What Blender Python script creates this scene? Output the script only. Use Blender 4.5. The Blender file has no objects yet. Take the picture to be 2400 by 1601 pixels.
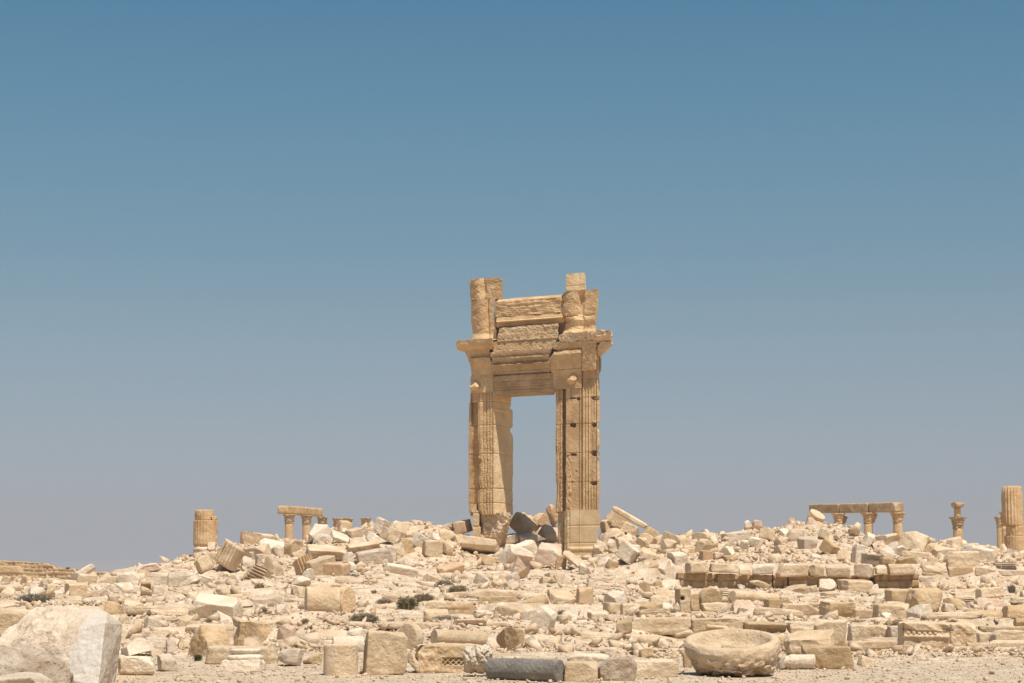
import bpy, math, random
import numpy as np
from mathutils import Vector, Matrix
R = math.radians
scene = bpy.context.scene
COL = scene.collection

# ------------------------------------------------------------------ camera
F_PX, HOR, EYE = 4667.0, 1350.0, 1.65          # focal length and horizon row, in photo pixels (2400 wide)
TILT = math.atan((HOR - 800.5) / F_PX)
cam_data = bpy.data.cameras.new("camera")
cam_data.sensor_width = 36.0
cam_data.lens = F_PX / 2400 * 36
cam_data.clip_start = 0.5
cam_data.clip_end = 60000
cam = bpy.data.objects.new("camera", cam_data)
cam.location = (0, 0, EYE)
cam.rotation_euler = (R(90) + TILT, 0, 0)
COL.objects.link(cam)
scene.camera = cam

# ------------------------------------------------------------------ world, sun, exposure
SUN_AZ, SUN_EL = R(27), R(65)                   # azimuth to the right of straight behind the camera
S_DIR = Vector((math.sin(SUN_AZ) * math.cos(SUN_EL), -math.cos(SUN_AZ) * math.cos(SUN_EL), math.sin(SUN_EL)))
world = bpy.data.worlds.new("World")
scene.world = world
world.use_nodes = True
wn, wl = world.node_tree.nodes, world.node_tree.links
wn.clear()
sky = wn.new('ShaderNodeTexSky')
sky.sky_type = 'NISHITA'
sky.sun_disc = False
sky.sun_elevation = SUN_EL
sky.sun_rotation = math.atan2(S_DIR.x, S_DIR.y)
sky.altitude = 400
sky.air_density = 1.0
sky.dust_density = 1.0
sky.ozone_density = 1.0
tc = wn.new('ShaderNodeTexCoord')
sx = wn.new('ShaderNodeSeparateXYZ')
wl.new(tc.outputs['Generated'], sx.inputs[0])
mr = wn.new('ShaderNodeMapRange')
mr.inputs['From Min'].default_value = 0.0
mr.inputs['From Max'].default_value = 0.5
mr.clamp = True
wl.new(sx.outputs['Z'], mr.inputs['Value'])
ramp = wn.new('ShaderNodeValToRGB')            # desert dust: dims and warms the low sky, thins out with height
SKY_RAMP = [(0.0, (.42, .44, .58)), (0.086, (.445, .450, .545)), (0.148, (.458, .462, .509)), (0.236, (.458, .494, .491)), (0.31, (.405, .503, .492)),
            (0.374, (.380, .522, .510)), (0.442, (.340, .540, .530)), (0.51, (.300, .535, .540)), (.6, (.235, .51, .55)), (1.0, (.30, .52, .62))]
el = ramp.color_ramp.elements
el[0].position, el[0].color = SKY_RAMP[0][0], (*SKY_RAMP[0][1], 1)
el[1].position, el[1].color = SKY_RAMP[-1][0], (*SKY_RAMP[-1][1], 1)
for p_, c_ in SKY_RAMP[1:-1]:
    e_ = el.new(p_); e_.color = (*c_, 1)
wl.new(mr.outputs[0], ramp.inputs[0])
mx = wn.new('ShaderNodeMix'); mx.data_type = 'RGBA'; mx.blend_type = 'MULTIPLY'
mx.inputs[0].default_value = 1.0
wl.new(sky.outputs[0], mx.inputs[6]); wl.new(ramp.outputs[0], mx.inputs[7])
bg = wn.new('ShaderNodeBackground')
bg.inputs['Strength'].default_value = 0.128
wl.new(mx.outputs[2], bg.inputs[0])
wo = wn.new('ShaderNodeOutputWorld')
wl.new(bg.outputs[0], wo.inputs[0])

sun_data = bpy.data.lights.new("sun", 'SUN')
sun_data.energy = 5.0
sun_data.angle = R(0.53)
sun_data.color = (1.0, 0.92, 0.82)
sun = bpy.data.objects.new("sun", sun_data)
sun.rotation_euler = (-S_DIR).to_track_quat('-Z', 'Y').to_euler()
sun.location = (40, -40, 80)
COL.objects.link(sun)
scene.view_settings.view_transform = 'Standard'
scene.view_settings.look = 'None'
scene.view_settings.exposure = 0.2
scene.view_settings.gamma = 1.0
scene.view_settings.use_curve_mapping = False
scene.render.engine = 'CYCLES'
scene.cycles.use_denoising = True
scene.cycles.max_bounces = 6
scene.cycles.diffuse_bounces = 4
scene.cycles.volume_bounces = 0

# ------------------------------------------------------------------ sight lines: photo pixel + distance -> place in the world
CT, ST = math.cos(TILT), math.sin(TILT)
def at(px, py, Y):
    a, b = px - 1200.0, 800.5 - py
    dx, dy, dz = a, F_PX * CT - b * ST, F_PX * ST + b * CT
    t = Y / dy
    return np.array([dx * t, Y, EYE + dz * t])
TILES = {'A': (0, 1150, 3.476), 'B': (440, 1150, 3.476), 'C': (900, 1150, 3.476), 'D': (1360, 1150, 3.476),
         'E': (1820, 1120, 3.26), 'X': (1040, 620, 4.612), 'Y': (1040, 900, 3.733)}
def tp(t, x, y):
    o = TILES[t]
    return o[0] + x / o[2], o[1] + y / o[2]

# ------------------------------------------------------------------ noise
def _h(x, y, z):
    h = (x * 374761393 + y * 668265263 + z * 1274126177) & 0xffffffff
    h = ((h ^ (h >> 13)) * 1103515245) & 0xffffffff
    h = (h ^ (h >> 16)) & 0xffffff
    return h / float(0xffffff) * 2 - 1
def vnoise(P):
    i = np.floor(P).astype(np.int64)
    f = P - i
    f = f * f * (3 - 2 * f)
    x, y, z = i[:, 0], i[:, 1], i[:, 2]
    u, v, w = f[:, 0], f[:, 1], f[:, 2]
    def L(a, b, t): return a + (b - a) * t
    return L(L(L(_h(x, y, z), _h(x + 1, y, z), u), L(_h(x, y + 1, z), _h(x + 1, y + 1, z), u), v),
             L(L(_h(x, y, z + 1), _h(x + 1, y, z + 1), u), L(_h(x, y + 1, z + 1), _h(x + 1, y + 1, z + 1), u), v), w)
def fbm(P, octv=4, gain=0.55):
    s, a, t = 0, 1.0, 0
    for k in range(octv):
        s = s + a * vnoise(P * (2.03 ** k) + 17.3 * k); t += a; a *= gain
    return s / t
def sstep(a, b, x):
    t = np.clip((x - a) / (b - a), 0, 1)
    return t * t * (3 - 2 * t)

def hull_proto(rng, dims, npts=11):
    import bmesh
    bm = bmesh.new()
    for _ in range(npts):
        v = rng.uniform(-1, 1, 3); v = np.sign(v) * np.abs(v) ** .45
        bm.verts.new(v * np.array(dims) / 2)
    bmesh.ops.convex_hull(bm, input=bm.verts)
    bmesh.ops.delete(bm, geom=[v for v in bm.verts if not v.link_faces], context='VERTS')
    bmesh.ops.triangulate(bm, faces=bm.faces)
    bm.verts.index_update(); bm.verts.ensure_lookup_table()
    V = np.array([v.co[:] for v in bm.verts]); F = np.array([[v.index for v in f.verts] for f in bm.faces], dtype=np.int32)
    bm.free()
    return V, F
# ------------------------------------------------------------------ meshes and objects
def mesh_np(name, V, Q):
    """V (n,3) array, Q (m,k) array of k-gons, or a list of faces."""
    me = bpy.data.meshes.new(name)
    if isinstance(Q, np.ndarray):
        k = Q.shape[1]
        me.vertices.add(len(V)); me.vertices.foreach_set('co', np.ascontiguousarray(V, dtype=np.float32).ravel())
        me.loops.add(Q.size); me.loops.foreach_set('vertex_index', Q.astype(np.int32).ravel())
        me.polygons.add(len(Q))
        me.polygons.foreach_set('loop_start', np.arange(len(Q), dtype=np.int32) * k)
        me.polygons.foreach_set('loop_total', np.full(len(Q), k, dtype=np.int32))
        me.update(calc_edges=True)
    else:
        me.from_pydata([tuple(map(float, v)) for v in V], [], [tuple(map(int, f)) for f in Q])
    me.validate()
    return me
def obj(name, V, Q, mat, loc=(0, 0, 0), parent=None, label=None, cat=None, group=None, kind=None, smooth=False):
    me = mesh_np(name, V, Q)
    me.materials.append(mat)
    if smooth:
        me.polygons.foreach_set('use_smooth', np.ones(len(me.polygons), dtype=bool))
    o = bpy.data.objects.new(name, me)
    o.location = tuple(float(c) for c in loc)
    if parent is not None: o.parent = parent
    COL.objects.link(o)
    tag(o, label, cat, group, kind)
    return o
def tag(o, label=None, cat=None, group=None, kind=None):
    if label: o['label'] = label
    if cat: o['category'] = cat
    if group: o['group'] = group
    o['kind'] = kind or 'thing'
    return o
def empty(name, loc, label, cat, group=None):
    o = bpy.data.objects.new(name, None)
    o.location = tuple(float(c) for c in loc)
    o.empty_display_size = 0.3
    COL.objects.link(o)
    return tag(o, label, cat, group)

_lat = {}
def lattice(nx, ny, nz):
    """closed surface lattice of a cube, coords in -1..1, quads"""
    key = (nx, ny, nz)
    if key in _lat: return _lat[key]
    vid, V, Q = {}, [], []
    def g(i, j, k):
        t = (i, j, k)
        if t not in vid:
            vid[t] = len(V); V.append((2 * i / nx - 1, 2 * j / ny - 1, 2 * k / nz - 1))
        return vid[t]
    for i in range(nx):
        for j in range(ny):
            Q.append((g(i, j, 0), g(i, j + 1, 0), g(i + 1, j + 1, 0), g(i + 1, j, 0)))
            Q.append((g(i, j, nz), g(i + 1, j, nz), g(i + 1, j + 1, nz), g(i, j + 1, nz)))
    for i in range(nx):
        for k in range(nz):
            Q.append((g(i, 0, k), g(i + 1, 0, k), g(i + 1, 0, k + 1), g(i, 0, k + 1)))
            Q.append((g(i, ny, k), g(i, ny, k + 1), g(i + 1, ny, k + 1), g(i + 1, ny, k)))
    for j in range(ny):
        for k in range(nz):
            Q.append((g(0, j, k), g(0, j, k + 1), g(0, j + 1, k + 1), g(0, j + 1, k)))
            Q.append((g(nx, j, k), g(nx, j + 1, k), g(nx, j + 1, k + 1), g(nx, j, k + 1)))
    _lat[key] = (np.array(V), np.array(Q, dtype=np.int32))
    return _lat[key]
def rotm(roll=0, yaw=0, pitch=0):
    """roll turns in the picture plane (clockwise +), yaw about the vertical, pitch tips the top towards the viewer"""
    M = Matrix.Rotation(R(yaw), 3, 'Z')
    M = Matrix.Rotation(R(pitch), 3, 'X') @ M
    M = Matrix.Rotation(R(roll), 3, 'Y') @ M
    return np.array(M)

def rock(dims, seed, k=12, chips=3, chip=(.06, .25), rough=.02, strata=0.0, res=12, taper=.08, flute=None, mould=None, feature=.35):
    """irregular stone: superquadric box, planes knocked off, weathering. dims in metres (w,d,h)"""
    rng = np.random.RandomState(seed)
    w, d, h = dims
    m = max(dims)
    n = [max(3, int(round(res * q / m))) for q in dims]
    C, Q = lattice(*n)
    C = C.copy()
    s = (np.abs(C) ** k).sum(1) ** (-1.0 / k)
    P = C * s[:, None]
    P = P * np.array(dims) / 2
    # taper and shear
    t = rng.uniform(-taper, taper, 6)
    x, y, z = P[:, 0].copy(), P[:, 1].copy(), P[:, 2].copy()
    P[:, 0] = x * (1 + t[0] * z / h * 2 + t[1] * y / d * 2) + t[4] * z
    P[:, 1] = y * (1 + t[2] * z / h * 2)
    P[:, 2] = z * (1 + t[3] * x / w * 2) + t[5] * x * h / w
    if flute:                                   # parallel grooves running along local z, on the -y (front) face and both sides
        nf, dep = flute
        front = sstep(-.5, -.85, C[:, 1])
        P[:, 1] += front * dep * np.abs(np.sin(np.pi * nf * (C[:, 0] * .5 + .5)))
        bul = (1 - C[:, 0] ** 2) * dep * 1.5
        P[:, 1] -= front * bul
    if mould:                                   # stepped bands running along local x on the front face
        zz = C[:, 2] * .5 + .5
        off = np.interp(zz, [a for a, b in mould], [b for a, b in mould])
        P[:, 1] -= (C[:, 1] < 0) * np.abs(C[:, 1]) * off
    for c in range(chips):
        nv = rng.normal(size=3); nv[np.argmin(np.abs(nv))] *= rng.choice([0.15, 1.0])
        if rng.rand() < .55: nv[2] = abs(nv[2])
        nv /= np.linalg.norm(nv)
        pr = P @ nv
        d0 = pr.max() - (pr.max() - pr.min()) * rng.uniform(*chip)
        over = pr - d0
        mk = over > 0
        jag = fbm(P[mk] / m * 9 + seed, 3) * rough * m * 1.1
        P[mk] -= (over[mk] + jag)[:, None] * nv
    dirv = P / (np.linalg.norm(P, axis=1)[:, None] + 1e-9)
    pit = np.clip(fbm(P / (feature * m * .35) + seed * 5.3, 3) - .18, 0, 1) * rough * m * 3.0
    P -= dirv * pit[:, None]
    big = fbm(P / (feature * m) + seed * 1.7, 3)
    fine = fbm(P / (feature * m * .22) + seed * 3.1, 3)
    P += dirv * ((big * 1.4 + fine * .7) * rough * m)[:, None]
    P += dirv * (fbm(P / .30 + seed * .9, 3) * min(.030, m * .04) + fbm(P / .10 + seed * .3, 2) * min(.011, m * .012))[:, None]
    if strata:
        q = P[:, 2] / h * 9 + fbm(P / m * 2.2 + seed, 2) * 1.6
        st = fbm(np.stack([q, q * 0 + seed, P[:, 0] / m * 1.2], 1), 3)
        hv = dirv.copy(); hv[:, 2] = 0
        P += hv * (st * strata * m)[:, None]
    return P, Q

def lathe(profile, N, rfun=None, seg=None):
    """profile [(r,z)...] bottom to top, N angles; rfun(theta,z,r)->r"""
    pr = []
    for (r0, z0), (r1, z1) in zip(profile[:-1], profile[1:]):
        L = math.hypot(r1 - r0, z1 - z0)
        k = max(1, int(L / seg)) if seg else 1
        for i in range(k): pr.append((r0 + (r1 - r0) * i / k, z0 + (z1 - z0) * i / k))
    pr.append(profile[-1])
    pr = np.array(pr)
    th = np.arange(N) / N * 2 * np.pi
    Rr = np.repeat(pr[:, 0:1], N, 1); Z = np.repeat(pr[:, 1:2], N, 1); T = np.repeat(th[None, :], len(pr), 0)
    if rfun is not None: Rr = rfun(T, Z, Rr)
    V = np.stack([Rr * np.cos(T), Rr * np.sin(T), Z], -1).reshape(-1, 3)
    M = len(pr)
    i, j = np.meshgrid(np.arange(M - 1), np.arange(N), indexing='ij')
    a = i * N + j; b = i * N + (j + 1) % N
    Q = np.stack([a, b, b + N, a + N], -1).reshape(-1, 4)
    return V, Q
def weather(V, amp, feat, seed, octv=4):
    c = V.mean(0)
    d = V - c; d /= (np.linalg.norm(d, axis=1)[:, None] + 1e-9)
    return V + d * (fbm(V / feat + seed, octv) * amp)[:, None]

# ------------------------------------------------------------------ materials (all procedural, object space)
def nodes_of(m):
    m.use_nodes = True
    return m.node_tree.nodes, m.node_tree.links
def stone(name, c_dark, c_mid, c_light, stain=(.42, .25, .13), stain_amt=.35, bump=.5, scale=1.0, strata=0.0, grit=1.0, vary=.13, rough=.92):
    m = bpy.data.materials.new(name)
    n, l = nodes_of(m)
    b = n['Principled BSDF']
    b.inputs['Roughness'].default_value = rough
    b.inputs['Specular IOR Level'].default_value = .18
    tc = n.new('ShaderNodeTexCoord'); oi = n.new('ShaderNodeObjectInfo')
    off = n.new('ShaderNodeVectorMath'); off.operation = 'SCALE'
    cmb = n.new('ShaderNodeCombineXYZ')
    l.new(oi.outputs['Random'], cmb.inputs[0]); l.new(oi.outputs['Random'], cmb.inputs[1])
    l.new(cmb.outputs[0], off.inputs[0]); off.inputs['Scale'].default_value = 91.0
    add = n.new('ShaderNodeVectorMath'); add.operation = 'ADD'
    l.new(tc.outputs['Object'], add.inputs[0]); l.new(off.outputs[0], add.inputs[1])
    vec = add.outputs[0]
    def noise(sc, det=8, rgh=.6, dist=0.0, v=None):
        t = n.new('ShaderNodeTexNoise'); t.inputs['Scale'].default_value = sc * scale
        t.inputs['Detail'].default_value = det; t.inputs['Roughness'].default_value = rgh
        t.inputs['Distortion'].default_value = dist
        l.new(v or vec, t.inputs['Vector']); return t.outputs[0]
    def math_(op, a, bb):
        t = n.new('ShaderNodeMath'); t.operation = op
        for k, q in enumerate((a, bb)):
            if isinstance(q, (int, float)): t.inputs[k].default_value = q
            else: l.new(q, t.inputs[k])
        return t.outputs[0]
    n1 = noise(.9, 10, .65, .4)
    rp = n.new('ShaderNodeValToRGB'); e = rp.color_ramp.elements
    e[0].position, e[0].color = .30, (*c_dark, 1); e[1].position, e[1].color = .70, (*c_light, 1)
    q = e.new(.5); q.color = (*c_mid, 1)
    l.new(n1, rp.inputs[0])
    # ochre / iron stains
    n2 = noise(.55, 6, .7, 1.2)
    ms = n.new('ShaderNodeMapRange'); ms.inputs['From Min'].default_value = .52; ms.inputs['From Max'].default_value = .72
    ms.inputs['To Max'].default_value = stain_amt
    l.new(n2, ms.inputs['Value'])
    mixs = n.new('ShaderNodeMix'); mixs.data_type = 'RGBA'
    l.new(ms.outputs[0], mixs.inputs[0]); l.new(rp.outputs[0], mixs.inputs[6]); mixs.inputs[7].default_value = (*stain, 1)
    # grain and small pits
    n3 = noise(22, 4, .7)
    g = n.new('ShaderNodeMapRange'); g.inputs['From Min'].default_value = .3; g.inputs['From Max'].default_value = .7
    g.inputs['To Min'].default_value = 1 - .14 * grit; g.inputs['To Max'].default_value = 1 + .10 * grit
    l.new(n3, g.inputs['Value'])
    rv = n.new('ShaderNodeMapRange'); rv.inputs['To Min'].default_value = 1 - vary; rv.inputs['To Max'].default_value = 1 + vary * .6
    l.new(oi.outputs['Random'], rv.inputs['Value'])
    mul = math_('MULTIPLY', g.outputs[0], rv.outputs[0])
    vm = n.new('ShaderNodeMix'); vm.data_type = 'RGBA'; vm.blend_type = 'MULTIPLY'; vm.inputs[0].default_value = 1
    gc = n.new('ShaderNodeCombineColor')
    for k in range(3): l.new(mul, gc.inputs[k])
    l.new(mixs.outputs[2], vm.inputs[6]); l.new(gc.outputs[0], vm.inputs[7])
    l.new(vm.outputs[2], b.inputs['Base Color'])
    # relief: lumps, cracks, grain, bedding
    h = math_('MULTIPLY', noise(3.2, 10, .62, .3), 1.0)
    rdg = n.new('ShaderNodeTexNoise'); rdg.noise_type = 'RIDGED_MULTIFRACTAL'; rdg.inputs['Scale'].default_value = 1.1 * scale
    rdg.inputs['Detail'].default_value = 5; rdg.inputs['Roughness'].default_value = .6; l.new(vec, rdg.inputs['Vector'])
    h = math_('ADD', h, math_('MULTIPLY', rdg.outputs[0], -.16))
    h = math_('ADD', h, math_('MULTIPLY', noise(9, 6, .7), .75))
    h = math_('ADD', h, math_('MULTIPLY', n3, .16 * grit))
    if strata:
        mp = n.new('ShaderNodeMapping'); mp.inputs['Scale'].default_value = (.35, .35, 5.5)
        l.new(vec, mp.inputs['Vector'])
        ns = noise(1.6, 6, .6, .6, mp.outputs[0])
        h = math_('ADD', h, math_('MULTIPLY', ns, strata))
    bp = n.new('ShaderNodeBump'); bp.inputs['Strength'].default_value = min(1.0, bump * 1.6); bp.inputs['Distance'].default_value = .09
    l.new(h, bp.inputs['Height']); l.new(bp.outputs[0], b.inputs['Normal'])
    return m

M = {
 'x': stone('ochre_bounce_limestone', (.58, .37, .20), (.70, .48, .28), (.78, .58, .37), stain=(.50, .28, .12), stain_amt=.5),  # brighter ochre; bounced light painted in for doorway stones, own colour on drum slice
 'v': stone('sawn_pale_stone', (.54, .47, .39), (.62, .55, .46), (.69, .62, .53), stain=(.60, .47, .34), stain_amt=.5, bump=.22),
 'r': stone('pitted_limestone', (.38, .27, .18), (.58, .45, .32), (.76, .64, .49), stain=(.45, .30, .19), stain_amt=.7, bump=1.0, scale=2.6),
 'w': stone('white_limestone', (.58, .45, .315), (.73, .60, .445), (.84, .725, .575), stain=(.60, .40, .24), stain_amt=.45),
 'c': stone('cream_limestone', (.50, .35, .205), (.67, .505, .325), (.79, .635, .45), stain=(.52, .33, .155), stain_amt=.6),
 't': stone('tan_limestone', (.45, .295, .16), (.57, .40, .225), (.67, .50, .31), stain=(.42, .25, .11), stain_amt=.5),
 'p': stone('pink_limestone', (.55, .39, .27), (.67, .51, .37), (.78, .65, .50), stain=(.55, .28, .16), stain_amt=.75),
 'g': stone('grey_limestone', (.48, .37, .26), (.63, .50, .365), (.74, .615, .465), stain=(.34, .265, .19), strata=.6, stain_amt=.6),
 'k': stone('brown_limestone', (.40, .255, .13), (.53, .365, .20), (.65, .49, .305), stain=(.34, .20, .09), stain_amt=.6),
 'l': stone('bedded_limestone', (.51, .36, .225), (.68, .515, .345), (.79, .635, .455), stain=(.42, .29, .17), strata=1.0, bump=.6),
 'a': stone('weathered_ashlar', (.46, .29, .14), (.605, .405, .215), (.70, .505, .30), stain=(.47, .26, .10), stain_amt=.5, bump=.35, vary=.07, strata=.2),
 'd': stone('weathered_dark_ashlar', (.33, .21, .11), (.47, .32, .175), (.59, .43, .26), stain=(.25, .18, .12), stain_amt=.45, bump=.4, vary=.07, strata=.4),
 's': stone('smooth_ashlar', (.62, .44, .235), (.73, .54, .315), (.80, .62, .39), stain=(.55, .35, .16), stain_amt=.4, bump=.16, vary=.05),
 'b': stone('grey_basalt', (.19, .165, .135), (.28, .25, .21), (.42, .38, .32), stain=(.30, .27, .22), stain_amt=.5, bump=.5, scale=2.2),
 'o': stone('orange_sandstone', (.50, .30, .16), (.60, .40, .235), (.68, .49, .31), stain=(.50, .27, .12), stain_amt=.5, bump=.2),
}
def ground_mat():
    m = bpy.data.materials.new('stony_ground')
    n, l = nodes_of(m)
    b = n['Principled BSDF']; b.inputs['Roughness'].default_value = .95; b.inputs['Specular IOR Level'].default_value = .1
    tc = n.new('ShaderNodeTexCoord')
    def noise(sc, det=8, rgh=.65):
        t = n.new('ShaderNodeTexNoise'); t.inputs['Scale'].default_value = sc; t.inputs['Detail'].default_value = det
        t.inputs['Roughness'].default_value = rgh; l.new(tc.outputs['Object'], t.inputs['Vector']); return t
    a, c, d = noise(.25), noise(2.3), noise(14, 5, .7)
    rp = n.new('ShaderNodeValToRGB'); e = rp.color_ramp.elements
    e[0].position, e[0].color = .32, (.42, .30, .19, 1); e[1].position, e[1].color = .68, (.72, .585, .425, 1)
    q = e.new(.5); q.color = (.58, .45, .31, 1)
    l.new(c.outputs[0], rp.inputs[0])
    # grey-brown gravel track where the ground is low, near the camera
    at_ = n.new('ShaderNodeAttribute'); at_.attribute_name = 'track'
    rt = n.new('ShaderNodeValToRGB'); e = rt.color_ramp.elements
    e[0].position, e[0].color = .32, (.43, .33, .225, 1); e[1].position, e[1].color = .68, (.62, .50, .365, 1)
    l.new(c.outputs[0], rt.inputs[0])
    mx = n.new('ShaderNodeMix'); mx.data_type = 'RGBA'
    l.new(at_.outputs['Fac'], mx.inputs[0]); l.new(rp.outputs[0], mx.inputs[6]); l.new(rt.outputs[0], mx.inputs[7])
    g = n.new('ShaderNodeMapRange'); g.inputs['From Min'].default_value = .3; g.inputs['From Max'].default_value = .7
    g.inputs['To Min'].default_value = .78; g.inputs['To Max'].default_value = 1.15
    l.new(d.outputs[0], g.inputs['Value'])
    vm = n.new('ShaderNodeMix'); vm.data_type = 'RGBA'; vm.blend_type = 'MULTIPLY'; vm.inputs[0].default_value = 1
    gc = n.new('ShaderNodeCombineColor')
    for k in range(3): l.new(g.outputs[0], gc.inputs[k])
    l.new(mx.outputs[2], vm.inputs[6]); l.new(gc.outputs[0], vm.inputs[7])
    l.new(vm.outputs[2], b.inputs['Base Color'])
    s1 = n.new('ShaderNodeMath'); s1.operation = 'MULTIPLY_ADD'
    l.new(d.outputs[0], s1.inputs[0]); s1.inputs[1].default_value = .35; l.new(c.outputs[0], s1.inputs[2])
    bp = n.new('ShaderNodeBump'); bp.inputs['Strength'].default_value = .7; bp.inputs['Distance'].default_value = .12
    l.new(s1.outputs[0], bp.inputs['Height']); l.new(bp.outputs[0], b.inputs['Normal'])
    return m
M['ground'] = ground_mat()
def plant_mat(name, c1, c2):
    m = bpy.data.materials.new(name)
    n, l = nodes_of(m)
    b = n['Principled BSDF']; b.inputs['Roughness'].default_value = .8; b.inputs['Specular IOR Level'].default_value = .15
    tc = n.new('ShaderNodeTexCoord'); t = n.new('ShaderNodeTexNoise'); t.inputs['Scale'].default_value = 14
    l.new(tc.outputs['Object'], t.inputs['Vector'])
    rp = n.new('ShaderNodeValToRGB'); e = rp.color_ramp.elements
    e[0].position, e[0].color = .35, (*c1, 1); e[1].position, e[1].color = .65, (*c2, 1)
    l.new(t.outputs[0], rp.inputs[0]); l.new(rp.outputs[0], b.inputs['Base Color'])
    return m
M['dry'] = plant_mat('dry_twigs', (.27, .20, .13), (.44, .35, .23))
M['olive'] = plant_mat('grey_olive_leaves', (.20, .18, .13), (.35, .31, .225))
M['green'] = plant_mat('green_leaves', (.045, .085, .025), (.13, .17, .05))
M['straw'] = plant_mat('straw_grass', (.42, .32, .19), (.60, .48, .31))
M['hill'] = stone('desert_hill', (.30, .23, .16), (.38, .30, .22), (.44, .36, .27), bump=0.0, scale=.004, vary=0)
M['mound'] = stone('rubble_fill', (.46, .345, .235), (.56, .44, .31), (.66, .54, .40), stain=(.48, .31, .18), stain_amt=.5, bump=.8, scale=1.6)

# ------------------------------------------------------------------ the lie of the land
LP = ([0, 30, 40, 50, 60, 75, 90, 100, 110, 125, 135], [0, 0, .05, .33, .66, 1.02, 1.48, 1.9, 2.3, 2.3, 2.0])
RP = ([0, 30, 50.5, 51.2, 60, 61.5, 75, 85, 98.2, 98.9, 106, 125, 135], [0, 0, .02, .40, .46, .60, .70, .80, .95, 2.25, 2.5, 2.5, 2.1])
CRX = [-200, 120, 330, 395, 425, 455, 500, 600, 700, 800, 880, 1000, 1050, 1095, 1150, 1300, 1385, 1420, 1450, 1500, 1560, 1700, 1800, 1900, 1960, 2050, 2150, 2300, 2400, 2700]
CRY = [1352, 1350, 1345, 1344, 1340, 1322, 1300, 1272, 1275, 1262, 1240, 1228, 1245, 1285, 1300, 1312, 1312, 1285, 1258, 1262, 1268, 1262, 1250, 1232, 1236, 1272, 1272, 1300, 1305, 1320]
BUMPS = []                                       # (x, y, z, radius) heaps that carry stones on the crest
def H(X, Y, bumps=True):
    X = np.asarray(X, float); Y = np.asarray(Y, float)
    q = 1200 + 4699 * X / np.maximum(Y, 1)
    w = sstep(1430, 1570, q)
    zl = np.interp(Y, *LP); zr = np.interp(Y, *RP)
    z = zl * (1 - w) + zr * w
    qc = 1200 + 4699 * X / 118.0
    crest = EYE + (HOR - np.interp(qc, CRX, CRY)) / 4699 * 118
    far = np.minimum(1, sstep(-100, -50, -np.abs(X)) )
    t = sstep(100, 118, Y)
    z = z * (1 - t) + np.maximum(crest * far, z * (1 - far) * .5) * t
    lim = 1.08 + (qc > 0) * 0
    lw = sstep(430, 380, qc)
    z = z * (1 - lw) + np.minimum(z, lim) * lw
    back = sstep(122, 138, Y)
    z = z * (1 - back) + 1.0 * back * sstep(1200, 300, Y)
    side = sstep(900, 300, np.abs(X)) * sstep(-60, 10, Y)
    z = z * side
    if bumps:
        for bx, by, bz, br in BUMPS:
            if br > 6: continue
            d = np.hypot(X - bx, (Y - by))
            mk = d < br * 2.2
            if np.any(mk):
                f = 1 - sstep(br * .7, br * 2.2, d)
                z = np.where(mk & (bz > z), z + (bz - z) * f, z)
    return z
def hit(px, py, Y0=28.0, Y1=131.0, bumps=False):
    """distance at which the sight line meets the ground (None over the crest)"""
    Ys = np.arange(Y0, Y1, .2)
    p = at(px, py, 1.0)
    X = p[0] * Ys; Z = EYE + (p[2] - EYE) * Ys
    h = H(X, Ys, bumps)
    k = np.nonzero(Z <= h)[0]
    return float(Ys[k[0]]) if len(k) else None
M_PER_PX = lambda D: D / 4680.0

# ------------------------------------------------------------------ the standing gateway
TH = R(30)
UH = np.array([math.cos(TH), -math.sin(TH), 0]); VH = np.array([math.sin(TH), math.cos(TH), 0])
AO = at(1230, 1300, 116.0); AO[2] = 0.0
CAMP = np.array([0, 0, EYE]); CF = np.array([0, CT, ST]); CX = np.array([1.0, 0, 0]); CU = np.array([0, -ST, CT])
def u_of(px, v, z):
    """coordinate along the wall of the point at image column px on the plane v, height z"""
    # ((P-C).X) f = (px-1200) (P-C).F
    base = AO[None, :] + np.outer(v, VH) + np.outer(z, [0, 0, 1.0]) - CAMP
    k = (px - 1200.0) / F_PX
    num = k * (base @ CF) - base @ CX
    den = UH @ CX - k * (UH @ CF)
    return num / den
def z_of(px, py, v=0.0):
    d = CF * F_PX + CX * (px - 1200) + CU * (800.5 - py)
    t = ((AO + v * VH - CAMP) @ VH) / (d @ VH)
    return EYE + (d * t)[2]
def depth_for(px_front, px_back, z):
    """wall thickness whose reveal spans from image column px_front (at v=0) to px_back"""
    u0 = u_of(px_front, np.array([0.0]), np.array([z]))[0]
    v = np.linspace(0, 5, 501)
    u = u_of(px_back, v, np.full(501, z))
    return v[np.argmin(np.abs(u - u0))]
gate = empty('temple_gateway', (AO[0], AO[1], 2.0), 'tall ruined stone gateway with open doorway and carved lintel, standing alone amid the rubble', 'ruin')
GB = np.array([AO[0], AO[1], 2.0])
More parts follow.
